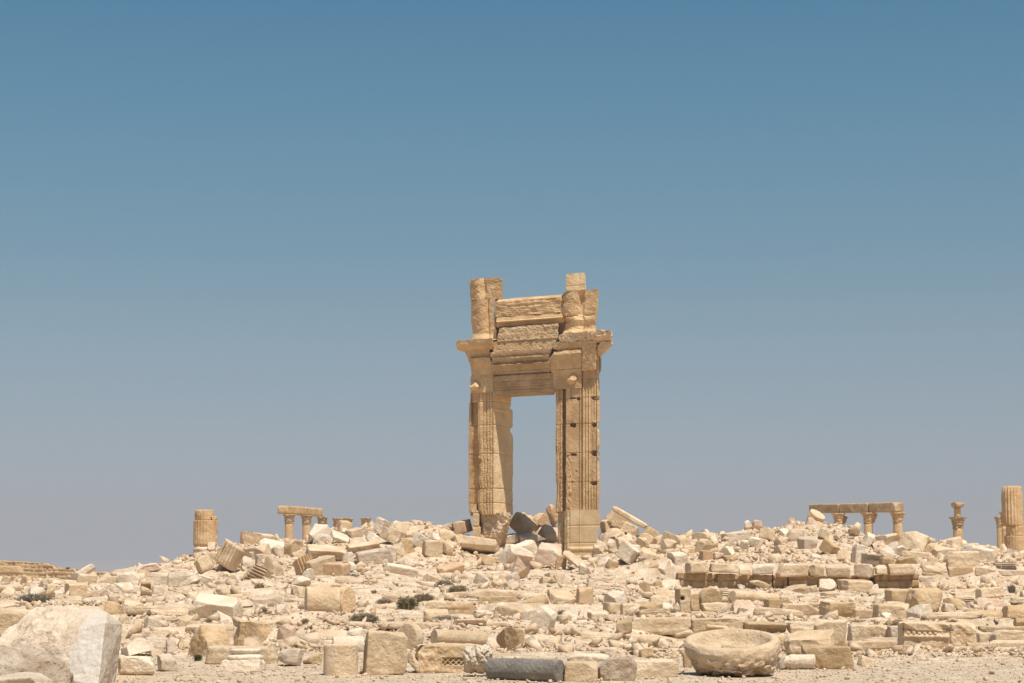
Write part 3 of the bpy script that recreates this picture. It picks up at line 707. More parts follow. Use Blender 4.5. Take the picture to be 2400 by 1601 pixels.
# ------------------------------------------------------------------ fallen stones, one by one
# tile, x0,y0,x1,y1 (extent in the zoomed photograph), kind, (roll, yaw, pitch), stone, label[, extras]
# kinds: B squared block, R broken rough block, O rounded boulder, L bedded block, S thin slab, F fluted fragment, N moulded cornice,
#        U upright drum, D drum lying across, E drum lying, its round end turned to the viewer
KIND = {'B': ('stone_block', 'stone block'), 'R': ('broken_block', 'stone block'), 'O': ('boulder', 'boulder'), 'L': ('bedded_block', 'stone block'),
        'S': ('stone_slab', 'stone slab'), 'F': ('fluted_fragment', 'column fragment'), 'N': ('cornice_fragment', 'cornice fragment'),
        'U': ('column_drum', 'column drum'), 'D': ('column_drum', 'column drum'), 'E': ('column_drum', 'column drum')}
Zr = (0, 0, 0)
CAT = [
# --- far left
('A', -60, 612, 185, 680, 'B', (0, 8, 0), 't', 'long tan capping block at the left edge, below the dry stone wall', 90),
('A', -10, 690, 82, 776, 'R', (6, 20, 0), 'c', 'plain cream block cut by the left edge, under the long capping block', 88),
('A', 150, 698, 262, 790, 'R', (-8, 25, 0), 't', 'upright chipped tan block in front of the dry stone wall, right of the capping block', 88),
('A', -20, 778, 115, 915, 'R', (4, -20, 0), 'c', 'rough cream boulder at the left edge behind the grey green bush'),
('A', 108, 838, 206, 905, 'B', (0, 15, 0), 'p', 'squat pinkish block standing just left of the wide grey bush'),
('A', 203, 780, 362, 900, 'R', (-22, 30, 0), 'w', 'pale pointed boulder right behind the wide grey bush'),
('A', 348, 755, 478, 840, 'R', (-10, 10, 0), 'c', 'low cream lump between the pale pointed boulder and the moulded block'),
('A', 428, 818, 506, 898, 'B', (0, 35, 0), 'w', 'small upright pale block touching the left side of the moulded squared block'),
('A', 498, 748, 698, 884, 'B', (0, 28, 4), 'c', 'squared cream block with moulded left edge and flat tan face, below the pointed white slab'),
('A', 543, 595, 768, 748, 'S', (-33, 20, 0), 'w', 'white slab tilted up to a sharp point on the left skyline'),
('A', 608, 673, 788, 782, 'L', (3, 10, 0), 'c', 'layered block holding up the pointed white slab'),
('A', 785, 695, 948, 780, 'L', (0, 5, 0), 'c', 'layered block in the low course right of the pointed white slab'),
('A', 935, 663, 1130, 785, 'O', (10, 0, 0), 'w', 'pale rounded boulder leaning on the low course of layered blocks'),
('A', 788, 745, 1112, 855, 'R', (6, 35, 6), 'w', 'wide pale slab with sunlit flat top and ragged front, below the pale rounded boulder'),
('A', 1085, 588, 1308, 668, 'R', (-4, 30, 6), 'p', 'pinkish cream boulder resting on top of the low course of layered blocks'),
('A', 1038, 666, 1182, 745, 'L', (0, 5, 0), 'c', 'short layered block under the pinkish cream boulder'),
('A', 1180, 668, 1366, 792, 'L', (0, 4, 0), 'g', 'grey streaked block in the middle of the low layered course'),
('A', 1366, 668, 1556, 797, 'L', (0, -6, 0), 'g', 'grey streaked block at the right end of the low layered course'),
('A', 1124, 738, 1227, 852, 'N', (0, 10, 0), 't', 'small orange tan stone carved in steps at the foot of the layered course'),
('A', 1225, 775, 1332, 838, 'B', (0, 20, 0), 'w', 'small white block right of the stepped orange stone'),
('A', 1448, 668, 1612, 800, 'S', (-32, 0, 0), 'w', 'pale pointed slab leaning at the right end of the layered course'),
('A', -10, 893, 142, 962, 'R', (0, 10, 0), 'p', 'low stone with pink broken face at the left edge above the broad tan slab'),
('A', 668, 868, 852, 962, 'O', (0, 0, 0), 'w', 'low pale boulder just above the top of the big foreground boulder'),
('A', 838, 898, 1002, 1022, 'R', (0, 30, 0), 'k', 'brown crumbly rock touching the right shoulder of the big foreground boulder'),
('A', 982, 892, 1152, 1030, 'O', (12, 0, 0), 'c', 'smooth rounded tan boulder right of the brown crumbly rock'),
('A', 1228, 903, 1342, 998, 'B', (3, 20, 0), 'p', 'small squared pink stone between two small bushes on the left slope'),
('A', 958, 1018, 1062, 1098, 'R', (0, 20, 0), 'c', 'small cream stone at the right side of the big foreground boulder'),
('A', -80, 965, 262, 1180, 'B', (0, 12, 6), 'c', 'broad flat tan slab at the left edge behind the big foreground boulder', 36),
('A', 948, 1198, 1242, 1358, 'R', (-14, 24, 0), 'w', 'white broken boulder with a reddish right end, behind the long smooth boulder'),
('A', 938, 1350, 1256, 1506, 'O', (-2, 0, 0), 'w', 'long smooth rounded white boulder on the ground right of the big foreground boulder'),
('A', 1142, 1188, 1372, 1342, 'O', (0, 20, 0), 'g', 'round grey tan boulder right of the white broken boulder'),
('A', 1340, 1213, 1452, 1346, 'R', (0, 20, 0), 'g', 'small rough grey stone between the round grey boulder and the long brown block'),
('A', 1430, 1198, 1492, 1322, 'R', (8, 20, 0), 'k', 'narrow dark grey stone wedged against the left end of the long brown block'),
('A', 1268, 1328, 1444, 1474, 'R', (0, 30, 0), 'w', 'low crumbling white rock on bare ground right of the long smooth boulder'),
('A', 1418, 1008, 1572, 1145, 'R', (-25, 20, 0), 'c', 'leaning cream stone with brown broken face above the long brown block'),
# --- left middle
('B', -60, 520, 42, 566, 'S', (0, 0, 0), 't', 'thin ribbed slab sticking out left of the column stump', 113),
('B', -70, 558, 52, 622, 'R', (0, 0, 0), 'c', 'rough layered stone below the thin ribbed slab at the column stump', 112.5),
('B', -75, 610, 58, 680, 'L', (0, 0, 0), 'c', 'lowest layered stone left of the tilted cube below the column stump', 110),
('B', 38, 508, 202, 682, 'B', (-28, 30, 0), 'c', 'cream cube tipped on its corner below the column stump'),
('B', 150, 498, 262, 610, 'R', (25, 0, 0), 'c', 'cream stone wedged between the tipped cube and the leaning fluted block'),
('B', 203, 388, 443, 657, 'F', (30, -22, 0), 'c', 'tall fluted column fragment leaning to the right beside the column stump'),
('B', 413, 327, 742, 452, 'R', (8, 25, 6), 'c', 'large cream block with sloping top on the skyline right of the leaning fluted fragment'),
('B', 562, 384, 784, 526, 'S', (16, 20, 20), 'w', 'smooth sunlit cream slab sloping down right, below the large skyline block'),
('B', 418, 428, 672, 582, 'R', (-4, 30, 14), 'c', 'flat topped cream block right of the leaning fluted fragment'),
('B', 668, 438, 784, 550, 'R', (0, 20, 0), 'p', 'crumbly red and pink broken stone amid smooth cream blocks'),
('B', 538, 513, 658, 608, 'B', (4, 20, 0), 'g', 'small smooth grey white block under the flat topped cream block'),
('B', 413, 532, 537, 634, 'R', (-12, 30, 0), 'w', 'small pale stone in the hollow right of the leaning fluted fragment'),
('B', 606, 518, 774, 714, 'R', (6, -28, 6), 'c', 'rough block with white top and tan shaded front above the fluted half drum'),
('B', 408, 598, 648, 758, 'F', (-58, 10, 10), 'c', 'fluted half drum lying with its grooves fanning toward the viewer'),
('B', 772, 408, 902, 528, 'R', (-10, -35, 0), 't', 'tan block with dark rough left face at the foot of the thin background column'),
('B', 880, 400, 942, 472, 'R', (20, 0, 0), 'p', 'small pink stone in the gap below the background columns'),
('B', 826, 473, 962, 574, 'B', (-22, 25, 0), 'c', 'cream block with its left end down, left of the first carved cornice'),
('B', 838, 513, 1042, 702, 'F', (-22, 30, -8), 't', 'tan block with a row of deep vertical ribs under the first carved cornice'),
('B', 938, 433, 1288, 585, 'N', (7, 12, 12), 'c', 'first long carved cornice with a toothed band, lying tilted on the left heap'),
('B', 1278, 403, 1568, 510, 'N', (-8, 8, 14), 'c', 'second long carved cornice with dotted band, right of the first'),
('B', 975, 264, 1168, 438, 'R', (-28, 32, 0), 'w', 'big pale block standing on a corner in front of the background capitals'),
('B', 1012, 352, 1174, 440, 'R', (10, 30, 10), 'w', 'low pale block with triangular tan face above the first carved cornice'),
('B', 1150, 313, 1334, 446, 'S', (32, 20, 14), 'w', 'broad white slab sloping down right behind the first carved cornice'),
('B', 1213, 240, 1338, 356, 'B', (5, 20, 0), 'c', 'upright cream slab standing in front of the double capital on the skyline'),
('B', 1140, 284, 1222, 350, 'R', (0, 0, 0), 'w', 'small white lump left of the upright cream slab on the skyline'),
('B', 1278, 292, 1422, 414, 'B', (-5, 30, 8), 'c', 'block with bright top and dark tan front right of the upright cream slab'),
('B', 1408, 304, 1516, 364, 'R', (0, 20, 0), 'p', 'flat pinkish stone below the last background capital'),
('B', 1438, 338, 1560, 414, 'R', (20, 20, 0), 'w', 'small pale stone under the flat pinkish stone'),
('B', 1513, 213, 1642, 374, 'B', (22, -30, 0), 'w', 'tall cream block with smooth grey left face leaning on the skyline heap'),
('B', 1553, 293, 1744, 444, 'B', (28, 30, 0), 'c', 'large cream block rolled to the right, below the tall leaning block'),
('B', 1352, 453, 1692, 605, 'B', (-7, 10, 4), 'g', 'long block with dark grey stained front below the second carved cornice'),
('B', 1256, 498, 1362, 592, 'R', (0, 30, 0), 'w', 'white stone at the left end of the long dark stained block'),
('B', 938, 523, 1212, 710, 'B', (-13, 22, 8), 'c', 'smooth cream block lying tilted right of the ribbed tan block'),
('B', 1096, 582, 1316, 724, 'B', (2, -22, 5), 'o', 'squared orange sandstone block with swirling bands, above the grey bush'),
('B', 1664, 388, 1776, 508, 'R', (20, -20, 0), 'g', 'grey block with rounded right side on the heap left of the gateway'),
('B', 1368, 572, 1444, 638, 'R', (0, 0, 0), 'c', 'small cream stone right of the orange sandstone block'),
('B', 1297, 578, 1378, 652, 'R', (0, 30, 0), 'w', 'small white stone between the orange block and the dark stained block'),
('B', 834, 694, 1002, 782, 'R', (-4, 20, 0), 'w', 'long low white stone on the slope above the big lying drum'),
('B', 208, 703, 412, 778, 'S', (-10, 20, 10), 'p', 'flat pinkish slab left of the fluted half drum'),
('B', -6, 668, 204, 795, 'R', (18, 25, 6), 'w', 'pale slab sloping right, below the tipped cube'),
('B', -20, 833, 424, 1064, 'B', (3, -8, 24), 'w', 'very large pale flat rock with cracked face on the left slope'),
('B', 178, 973, 358, 1094, 'R', (12, 25, 0), 'w', 'pointed white stone leaning on the very large pale flat rock'),
('B', 482, 843, 774, 960, 'S', (-6, 18, 12), 'p', 'flat pinkish slab half sunk in the slope left of the big lying drum'),
('B', 698, 928, 832, 1012, 'R', (0, 30, 0), 'p', 'small pink stone left of the big lying drum'),
('B', 543, 923, 654, 990, 'R', (0, 0, 0), 'w', 'small white stone below the flat pinkish sunken slab'),
('B', 928, 780, 1238, 1038, 'D', (1, 12, 0), 'c', 'big smooth column drum lying on its side in the middle of the left slope'),
('B', 1190, 780, 1358, 1024, 'E', (0, 52, 0), 'x', 'thick orange pink drum slice behind the right end of the big lying drum', 'off'),
('B', -30, 1098, 332, 1360, 'R', (1, 14, 2), 't', 'long brown block with white top, left one of the pair in the left foreground'),
('B', 343, 1058, 684, 1275, 'R', (-3, 14, 4), 't', 'big brown rough block with white top, right one of the pair in the left foreground'),
('B', 713, 1083, 878, 1210, 'R', (-10, -28, 6), 'p', 'pinkish faceted stone right of the brown block pair'),
('B', 118, 1264, 724, 1416, 'L', (1, 5, 0), 'c', 'long low rough block behind the white column base'),
('B', 718, 1284, 934, 1428, 'O', (8, 20, 0), 'g', 'greyish sloping stone with dry grass, right of the long low rough block'),
('B', 928, 1328, 1100, 1414, 'R', (0, 20, 0), 't', 'low tan ledge stone left of the upright drum'),
('B', 1094, 1255, 1378, 1508, 'U', (0, 0, 0), 'c', 'short smooth column drum standing upright in the foreground'),
('B', 1168, 1182, 1436, 1345, 'D', (-2, 8, 0), 'w', 'pale smooth column piece lying behind the upright drum', 'off'),
('B', 1293, 1118, 1434, 1196, 'R', (8, 0, 0), 'w', 'small pale stone lying behind the smooth column piece'),
# --- centre
('C', -194, 1138, 190, 1502, 'B', (0, 14, 0), 'c', 'large squared upright block with pitted face, between the upright drum and the lattice block'),
('C', 98, 1083, 320, 1315, 'E', (0, -32, 0), 'c', 'rounded drum end showing behind the large pitted block', 'off'),
('C', 374, 1128, 842, 1278, 'E', (4, 62, 0), 'c', 'long smooth column shaft lying with its grey round end to the left', 'long'),
('C', 183, 1308, 294, 1484, 'S', (22, 0, 0), 'c', 'narrow wedge of stone stuck between the pitted block and the lattice block'),
('C', 913, 1113, 1148, 1302, 'R', (10, 35, 6), 't', 'tan rough cubic stone right of the long lying shaft'),
('C', 1188, 938, 1414, 1178, 'B', (22, -28, 14), 'w', 'bright block tipped up on one end on the open slope below the gateway'),
('C', 1403, 1008, 1532, 1098, 'B', (0, 15, 0), 'c', 'small squared stone right of the bright tipped up block'),
('C', 883, 933, 1194, 1094, 'O', (4, 0, 0), 'c', 'round flat cream boulder left of the bright tipped up block'),
('C', 1083, 1018, 1224, 1082, 'S', (-2, 10, 0), 'c', 'thin flat slab between the round cream boulder and the tipped up block'),
('C', 723, 973, 880, 1054, 'R', (0, 20, 0), 'w', 'pale stone left of the round flat cream boulder'),
('C', 1063, 1283, 1168, 1330, 'S', (-6, 20, 8), 'w', 'small flat white flake lying on gravel below the tan cubic stone'),
('C', 623, 362, 962, 535, 'S', (12, -12, -14), 'c', 'big slab with shaded brown underside just below the left door pier'),
('C', 883, 342, 1100, 448, 'B', (-17, 20, 8), 'g', 'grey white block tilted up to the right below the left door pier'),
('C', 1080, 338, 1254, 446, 'B', (-6, 25, 10), 'w', 'pale smooth block in the doorway below the shaded stones'),
('C', 1038, 398, 1254, 548, 'R', (-12, 25, 12), 'w', 'broad white block under the doorway opening'),
('C', 923, 433, 1218, 610, 'R', (14, 28, 10), 'w', 'large white block with brown hollow front below the doorway'),
('C', 1203, 418, 1454, 625, 'R', (6, -10, 6), 'p', 'broad pinkish cream block at the foot of the right door pier'),
('C', 1228, 424, 1448, 480, 'S', (3, 10, 4), 'w', 'flat pale slab lying on the broad pinkish cream block'),
('C', 1030, 533, 1192, 724, 'R', (-8, -32, 0), 'p', 'upright block with red brown front and smooth grey side below the doorway'),
('C', 998, 663, 1114, 768, 'R', (18, 20, 0), 'w', 'pale stone leaning on the upright red brown block'),
('C', 1393, 523, 1492, 644, 'B', (12, 0, 0), 't', 'small smooth tan block left of the leaning plank like slab'),
('C', 1453, 488, 1668, 652, 'S', (38, -10, 0), 'c', 'thin slab leaning like a plank at the foot of the right pier, brown below'),
('C', 303, 403, 478, 554, 'B', (4, 14, 0), 'c', 'squared tan faced block on the heap left of the gateway'),
('C', 453, 393, 574, 534, 'R', (25, 20, 0), 'c', 'cream block rolled right, beside the squared tan faced block'),
('C', 210, 333, 374, 484, 'B', (28, 28, 0), 'w', 'pale smooth block tipped over behind the squared tan faced block'),
('C', -4, 290, 174, 452, 'B', (24, -20, 0), 'c', 'cream block with tipped face left of the brown rough cube'),
('C', 63, 383, 258, 528, 'R', (14, -24, 0), 'k', 'rough brown block with smooth pale left side, on the heap left of the gateway'),
('C', 58, 248, 210, 346, 'R', (18, 20, 0), 'c', 'cream block near the crest behind the brown rough cube'),
('C', 153, 318, 264, 394, 'R', (0, 20, 0), 'c', 'small cream block under the crest left of the gateway'),
('C', 338, 333, 458, 410, 'R', (20, 20, 0), 'w', 'white wedge stone above the squared tan faced block'),
('C', 448, 313, 580, 420, 'O', (0, 0, 0), 'c', 'roundish cream boulder beside the shadow of the left pier'),
('C', 368, 275, 480, 350, 'R', (10, 30, 0), 'g', 'grey stone on the crest left of the shaded brown block', 119),
('C', 458, 262, 584, 326, 'R', (-8, 30, 0), 'g', 'grey crest stone touching the shaded brown block', 120),
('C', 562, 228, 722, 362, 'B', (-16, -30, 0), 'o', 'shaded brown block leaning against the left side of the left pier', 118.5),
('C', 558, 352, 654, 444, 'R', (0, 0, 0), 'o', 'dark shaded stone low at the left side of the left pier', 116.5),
('C', 208, 268, 342, 340, 'R', (0, 30, 0), 'c', 'low pale stone on the crest between the cream blocks', 119),
('C', -10, 438, 104, 600, 'B', (8, 15, 0), 'w', 'pale grooved block at the left of the heap, below the tipped cream block'),
('C', 86, 503, 192, 574, 'R', (0, 20, 0), 'w', 'small white stone below the rough brown block'),
('C', 756, 513, 914, 604, 'R', (-6, 20, 0), 'k', 'small brown cracked rock below the big slab with brown underside'),
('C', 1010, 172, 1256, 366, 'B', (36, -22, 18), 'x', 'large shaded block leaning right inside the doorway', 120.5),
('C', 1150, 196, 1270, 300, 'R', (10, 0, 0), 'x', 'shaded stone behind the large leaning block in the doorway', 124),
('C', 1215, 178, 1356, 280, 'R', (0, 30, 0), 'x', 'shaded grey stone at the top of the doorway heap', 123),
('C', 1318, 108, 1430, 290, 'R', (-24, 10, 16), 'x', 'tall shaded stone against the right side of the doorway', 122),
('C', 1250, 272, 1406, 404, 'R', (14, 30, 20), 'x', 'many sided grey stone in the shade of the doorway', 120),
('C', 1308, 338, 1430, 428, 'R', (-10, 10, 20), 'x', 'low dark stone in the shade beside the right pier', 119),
('C', -12, 583, 288, 704, 'S', (14, 22, 10), 'w', 'pale slab tipped down to the right on the slope left of the gateway'),
('C', 423, 578, 654, 686, 'S', (-8, 20, 12), 'o', 'flat orange tinted slab on the slope below the squared tan faced block'),
('C', 680, 798, 1102, 880, 'S', (2, 8, 4), 'c', 'broad flat ledge slab in the middle of the slope'),
('C', 748, 858, 1104, 982, 'L', (-3, -8, 0), 't', 'undercut ledge rock with shaded brown front in mid slope'),
('C', 318, 898, 770, 1022, 'L', (3, 8, 0), 'c', 'long flat ledge rock left of the undercut ledge'),
('C', 1092, 848, 1346, 985, 'S', (-14, -8, 0), 't', 'ledge rock with dark sloping face right of the undercut ledge'),
('C', 1332, 798, 1566, 950, 'S', (12, 15, 14), 'c', 'smooth tan slab sloping right beside the dark sloping ledge'),
('C', 1558, 786, 1714, 926, 'B', (3, 16, 4), 'o', 'squared orange tan block on the slope right of the smooth sloping slab'),
('C', 318, 965, 525, 1048, 'S', (0, 5, 0), 'c', 'low flat stone below the long flat ledge rock'),
# --- right middle
('D', 208, 138, 420, 315, 'B', (33, 10, 0), 'c', 'wide cream block leaning behind the long rounded moulding right of the gateway'),
('D', 163, 228, 288, 334, 'B', (-8, 28, 6), 'c', 'squared cream block close to the right side of the gateway pedestal'),
('D', 233, 213, 322, 300, 'R', (10, 20, 0), 'c', 'small rough block right of the squared cream block by the gateway'),
('D', 283, 248, 484, 378, 'R', (30, 20, 0), 'c', 'broken cream block with splintered edge under the leaning moulding'),
('D', 78, 383, 240, 524, 'R', (14, 24, 6), 'w', 'white veined block in front of the gateway pedestal corner'),
('D', 203, 388, 300, 468, 'R', (0, 20, 0), 'p', 'small pinkish stone right of the white veined block'),
('D', 286, 406, 504, 594, 'B', (36, -14, 10), 'w', 'long white block rolled over to the right on the heap beside the gateway'),
('D', 292, 358, 424, 436, 'R', (8, 20, 0), 'w', 'white stone above the long rolled white block'),
('D', 403, 398, 494, 484, 'S', (35, 0, 0), 'c', 'thin cream slab behind the long rolled white block'),
('D', 478, 343, 634, 464, 'B', (36, -20, 0), 'c', 'cream block with bright sloping top under the foot of the leaning moulding'),
('D', 508, 292, 644, 406, 'B', (33, 10, 0), 't', 'tan block at the lower end of the leaning moulding'),
('D', 600, 358, 694, 442, 'R', (0, 20, 0), 'c', 'small cream block between the tan block and the grooved block'),
('D', 653, 326, 804, 484, 'F', (24, 20, 0), 'c', 'broken grooved block on the heap right of the leaning moulding'),
('D', 788, 363, 910, 454, 'R', (0, 20, 0), 'c', 'flat layered cream stone near the low point of the right skyline'),
('D', 138, 538, 268, 624, 'R', (10, 30, 0), 'g', 'grey brown block below the white veined block'),
('D', 108, 513, 244, 580, 'R', (0, 0, 0), 'w', 'small white stone under the white veined block'),
('D', 523, 553, 664, 650, 'R', (-10, -22, 0), 'o', 'orange brown block with dark left face left of the big pink veined block'),
('D', 588, 563, 768, 745, 'R', (-26, 34, 0), 'p', 'big pink veined block standing on a corner at the left end of the podium wall'),
('D', 716, 493, 880, 642, 'B', (-4, 20, 6), 'w', 'white squared block with faint pink veins on top of the podium, left end'),
('D', 478, 458, 654, 562, 'R', (10, 20, 0), 'c', 'broad cream rock left of the white squared podium block'),
('D', 818, 463, 990, 520, 'B', (0, 15, 4), 't', 'flat tan block right of the white squared podium block'),
('D', 978, 483, 1088, 572, 'B', (-2, 15, 2), 'o', 'smooth tan block on the podium, first of three small ones in a row'),
('D', 1082, 498, 1172, 572, 'R', (4, 15, 0), 'p', 'pinkish middle block of the three small ones in a row on the podium'),
('D', 1163, 508, 1292, 574, 'R', (-3, 20, 0), 't', 'last of the three small blocks in a row on the podium, dark right end'),
('D', 908, 338, 1134, 424, 'E', (0, -60, 0), 'c', 'drum like cream stone on the skyline over the left podium', 'off'),
('D', 1153, 318, 1390, 418, 'L', (-8, 12, 0), 'g', 'grey layered slab lying high on the right heap'),
('D', 973, 398, 1098, 478, 'S', (-28, 0, 0), 't', 'tan slab tilted up to the right below the grey layered slab'),
('D', 1398, 238, 1494, 338, 'R', (14, 20, 0), 'p', 'pink white block at the top of the middle peak of the right heap'),
('D', 1338, 240, 1410, 318, 'R', (-10, 20, 0), 'w', 'white block touching the pink white block on the middle peak'),
('D', 1338, 284, 1408, 344, 'R', (0, 40, 0), 'k', 'small brown stone under the white block on the middle peak'),
('D', 1366, 373, 1504, 464, 'B', (12, -20, 12), 'w', 'pale flat block over a deep shadow in the middle of the right heap'),
('D', 1308, 398, 1374, 492, 'R', (0, 0, 0), 'w', 'white stone left of the pale flat block over the shadow'),
('D', 1428, 388, 1510, 504, 'S', (-42, 0, 0), 'c', 'thin slab leaning right of the pale flat block over the shadow'),
('D', 1568, 293, 1634, 338, 'R', (0, 30, 0), 'p', 'small brownish stone on the skyline right of the middle peak'),
('D', 1628, 303, 1714, 368, 'R', (-12, 30, 0), 'w', 'small white stone on the skyline right of the small brownish stone'),
('D', 858, 580, 1052, 668, 'L', (-2, 10, 0), 'c', 'first top course block of the podium wall, next to the white squared block', 96.8),
('D', 1056, 589, 1287, 668, 'L', (2, 8, 0), 'c', 'second top course block of the podium wall, above the dark square hole', 96.8),
('D', 1291, 604, 1402, 690, 'R', (0, 10, 0), 'c', 'third top course block of the podium wall, short and rounded', 96.8),
('D', 1403, 592, 1588, 680, 'L', (-2, -9, 2), 'w', 'fourth top course block of the podium wall, the whitest one', 96.8),
('E', 2, 652, 248, 754, 'L', (1, 9, 2), 'c', 'fifth top course block of the podium wall, long with ragged lower edge', 96.8),
('E', 252, 660, 372, 748, 'R', (3, -9, 0), 'c', 'sixth top course block of the podium wall, short with a clean left joint', 96.8),
('E', 374, 655, 574, 752, 'L', (-1, -8, 3), 'c', 'seventh top course block of the podium wall, left of the pink faced block', 96.8),
('E', 598, 654, 764, 756, 'B', (0, -20, 0), 'p', 'pink faced block with smooth grey side over the deep hole in the podium wall', 96.8),
('E', 753, 664, 858, 738, 'R', (0, 10, 0), 'c', 'small block in the podium wall right of the pink faced block', 96.8),
('E', 858, 656, 1084, 742, 'L', (0, -3, 0), 'c', 'last long block of the podium wall under two dark brown blocks', 96.8),
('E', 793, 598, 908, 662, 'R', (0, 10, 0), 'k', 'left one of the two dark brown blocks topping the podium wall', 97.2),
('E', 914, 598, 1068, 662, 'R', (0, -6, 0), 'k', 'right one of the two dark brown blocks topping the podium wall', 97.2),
('D', 742, 672, 908, 788, 'B', (12, -38, 8), 'c', 'cream block with bright top and tan side below the first podium wall block'),
('D', 593, 733, 684, 818, 'R', (-6, 0, 0), 't', 'small tan stone left of the rounded pale block below the podium'),
('D', 662, 723, 828, 820, 'O', (0, 0, 0), 'w', 'rounded pale block in front of the podium wall left end'),
('D', 1188, 723, 1298, 808, 'B', (-14, 20, 0), 'g', 'grey smooth block leaning at the foot of the podium wall'),
('D', 1228, 743, 1354, 812, 'R', (8, 20, 0), 'w', 'pale block right of the grey smooth block under the podium wall'),
('D', 1383, 728, 1566, 820, 'S', (24, 12, 0), 'c', 'bright slab sloping right at the foot of the podium wall'),
('D', 483, 743, 574, 835, 'B', (0, -18, 0), 't', 'upright squared stone in the shadowed gap left of the podium wall'),
('D', 453, 708, 548, 754, 'S', (6, 0, 0), 'w', 'small flat pale stone on top of the upright squared stone'),
('D', 198, 813, 388, 966, 'R', (-18, 28, 6), 'w', 'white and pink mottled boulder on the slope right of the orange tan block'),
('D', 188, 908, 368, 998, 'B', (3, 14, 0), 'c', 'flat fronted block below the white and pink mottled boulder'),
('D', 328, 918, 484, 1028, 'B', (0, 14, 0), 'c', 'cream squared block left of the round topped stone'),
('D', 458, 903, 680, 1026, 'O', (0, 10, 0), 't', 'round topped tan stone above the left end of the stepped ledge'),
('D', 558, 853, 744, 958, 'O', (6, 0, 0), 'c', 'smooth domed cream stone left of the upright stone with a hole'),
('D', 618, 803, 790, 905, 'R', (0, 15, 0), 'c', 'cream block behind the smooth domed stone'),
('D', 783, 783, 903, 994, 'B', (2, 12, 0), 'c', 'upright rounded stone pierced by a round hole', 'hole'),
('D', 893, 833, 974, 990, 'B', (-10, 0, 0), 't', 'tan slab in shade between the stone with a hole and the half disc'),
('D', 957, 793, 1164, 990, 'E', (0, 22, 0), 't', 'drum slice standing like a half disc, right of the stone with a hole', 'off'),
('D', 1138, 813, 1264, 914, 'F', (-80, 0, 0), 'c', 'short fluted stone between the half disc and the drum with two small holes'),
('D', 1222, 813, 1644, 922, 'E', (5, 64, 0), 'c', 'long drum lying in the rubble with small holes in its round left end', 'long'),
('D', 983, 908, 1240, 994, 'O', (0, 6, 0), 'c', 'long low rounded block below the half disc'),
('D', 1233, 888, 1450, 1008, 'R', (3, 14, 4), 'p', 'long pinkish block, right neighbour of the low rounded block'),
('D', 1506, 883, 1742, 966, 'L', (0, 8, 0), 't', 'tan layered block below the long lying drum'),
('D', 1513, 958, 1644, 1028, 'B', (0, 8, 0), 'c', 'small squared cream block on the terrace below the tan layered block'),
('D', 1633, 918, 1790, 1024, 'O', (0, 0, 0), 't', 'rounded tan block on the terrace right of the small squared cream block'),
('D', 863, 983, 1112, 1034, 'L', (0, 4, 0), 'c', 'low flat block on the terrace left of the brown grass tuft'),
('D', 1110, 980, 1332, 1042, 'L', (0, -4, 0), 'g', 'low grey block on the terrace behind the brown grass tuft'),
('D', 648, 913, 754, 970, 'R', (0, 0, 0), 'w', 'small white stone below the smooth domed stone'),
('D', 754, 908, 844, 994, 'R', (18, 0, 0), 'w', 'white broken stone in front of the stone with a hole'),
('D', -2, 1003, 62, 1094, 'R', (0, 20, 0), 'c', 'small cream stone left of the squat block on the slope'),
('D', 58, 980, 238, 1085, 'B', (2, 16, 2), 'c', 'squat squared block with small foot stones left of the stepped ledge'),
('D', 293, 1030, 424, 1185, 'R', (4, -24, 0), 'c', 'broken left end block of the long stepped ledge'),
('D', 384, 1031, 908, 1172, 'L', (0, 3, 1), 'c', 'longest block of the stepped ledge with streaked grey front', 50.6),
('D', 884, 1036, 1352, 1184, 'L', (0, 2, 1), 'c', 'second long block of the stepped ledge, behind the two low boulders', 50.9),
('D', 1334, 1064, 1684, 1194, 'N', (2, 4, 2), 't', 'orange tan ledge block with a fine toothed upper edge, above the round basin'),
('D', 733, 1128, 930, 1210, 'O', (-6, 0, 0), 'c', 'low oval boulder in front of the stepped ledge'),
('D', 1003, 1078, 1262, 1194, 'R', (3, 10, 6), 'c', 'scalloped low boulder in front of the stepped ledge left of the basin'),
('D', 478, 1283, 598, 1364, 'R', (0, 20, 0), 't', 'tan faceted stone alone on gravel left of the basin'),
('D', 193, 1278, 304, 1358, 'O', (10, 0, 0), 'g', 'round grey stone alone on gravel above the white worn slab'),
('D', 638, 1223, 724, 1290, 'R', (0, 20, 0), 'c', 'small cream stone on gravel upper left of the basin'),
('D', 838, 1318, 924, 1444, 'O', (0, 0, 0), 't', 'tan boulder peeping out behind the left side of the basin'),
('D', 403, 1378, 810, 1526, 'B', (-1, 10, 2), 'c', 'long squared block with smooth top lying flat left of the basin'),
('D', 138, 1358, 468, 1550, 'O', (3, 10, 0), 'r', 'deeply weathered grey rock left of the long squared block'),
('D', -130, 1392, 148, 1560, 'B', (0, -5, 1), 'c', 'long low cream block right of the dark basalt column'),
('D', -110, 1328, 244, 1398, 'O', (0, 3, 0), 'w', 'long smooth pale kerb like stone behind the low cream block'),
('D', 1588, 1188, 1684, 1258, 'O', (0, 0, 0), 't', 'round tan stone right behind the rim of the basin'),
('D', 1600, 1345, 1714, 1455, 'R', (0, 0, 0), 'g', 'grey stone at the right side of the basin'),
# --- far right
('E', 213, 296, 360, 432, 'B', (26, 0, 0), 'p', 'pink block standing askew under the tilted drum on the right skyline', 117),
('E', 172, 447, 324, 552, 'L', (6, 20, 8), 'g', 'grey layered block in mid heap below the tilted drum'),
('E', 333, 458, 498, 598, 'B', (33, -30, 16), 'k', 'rolled block with bright white top and dark front in mid heap'),
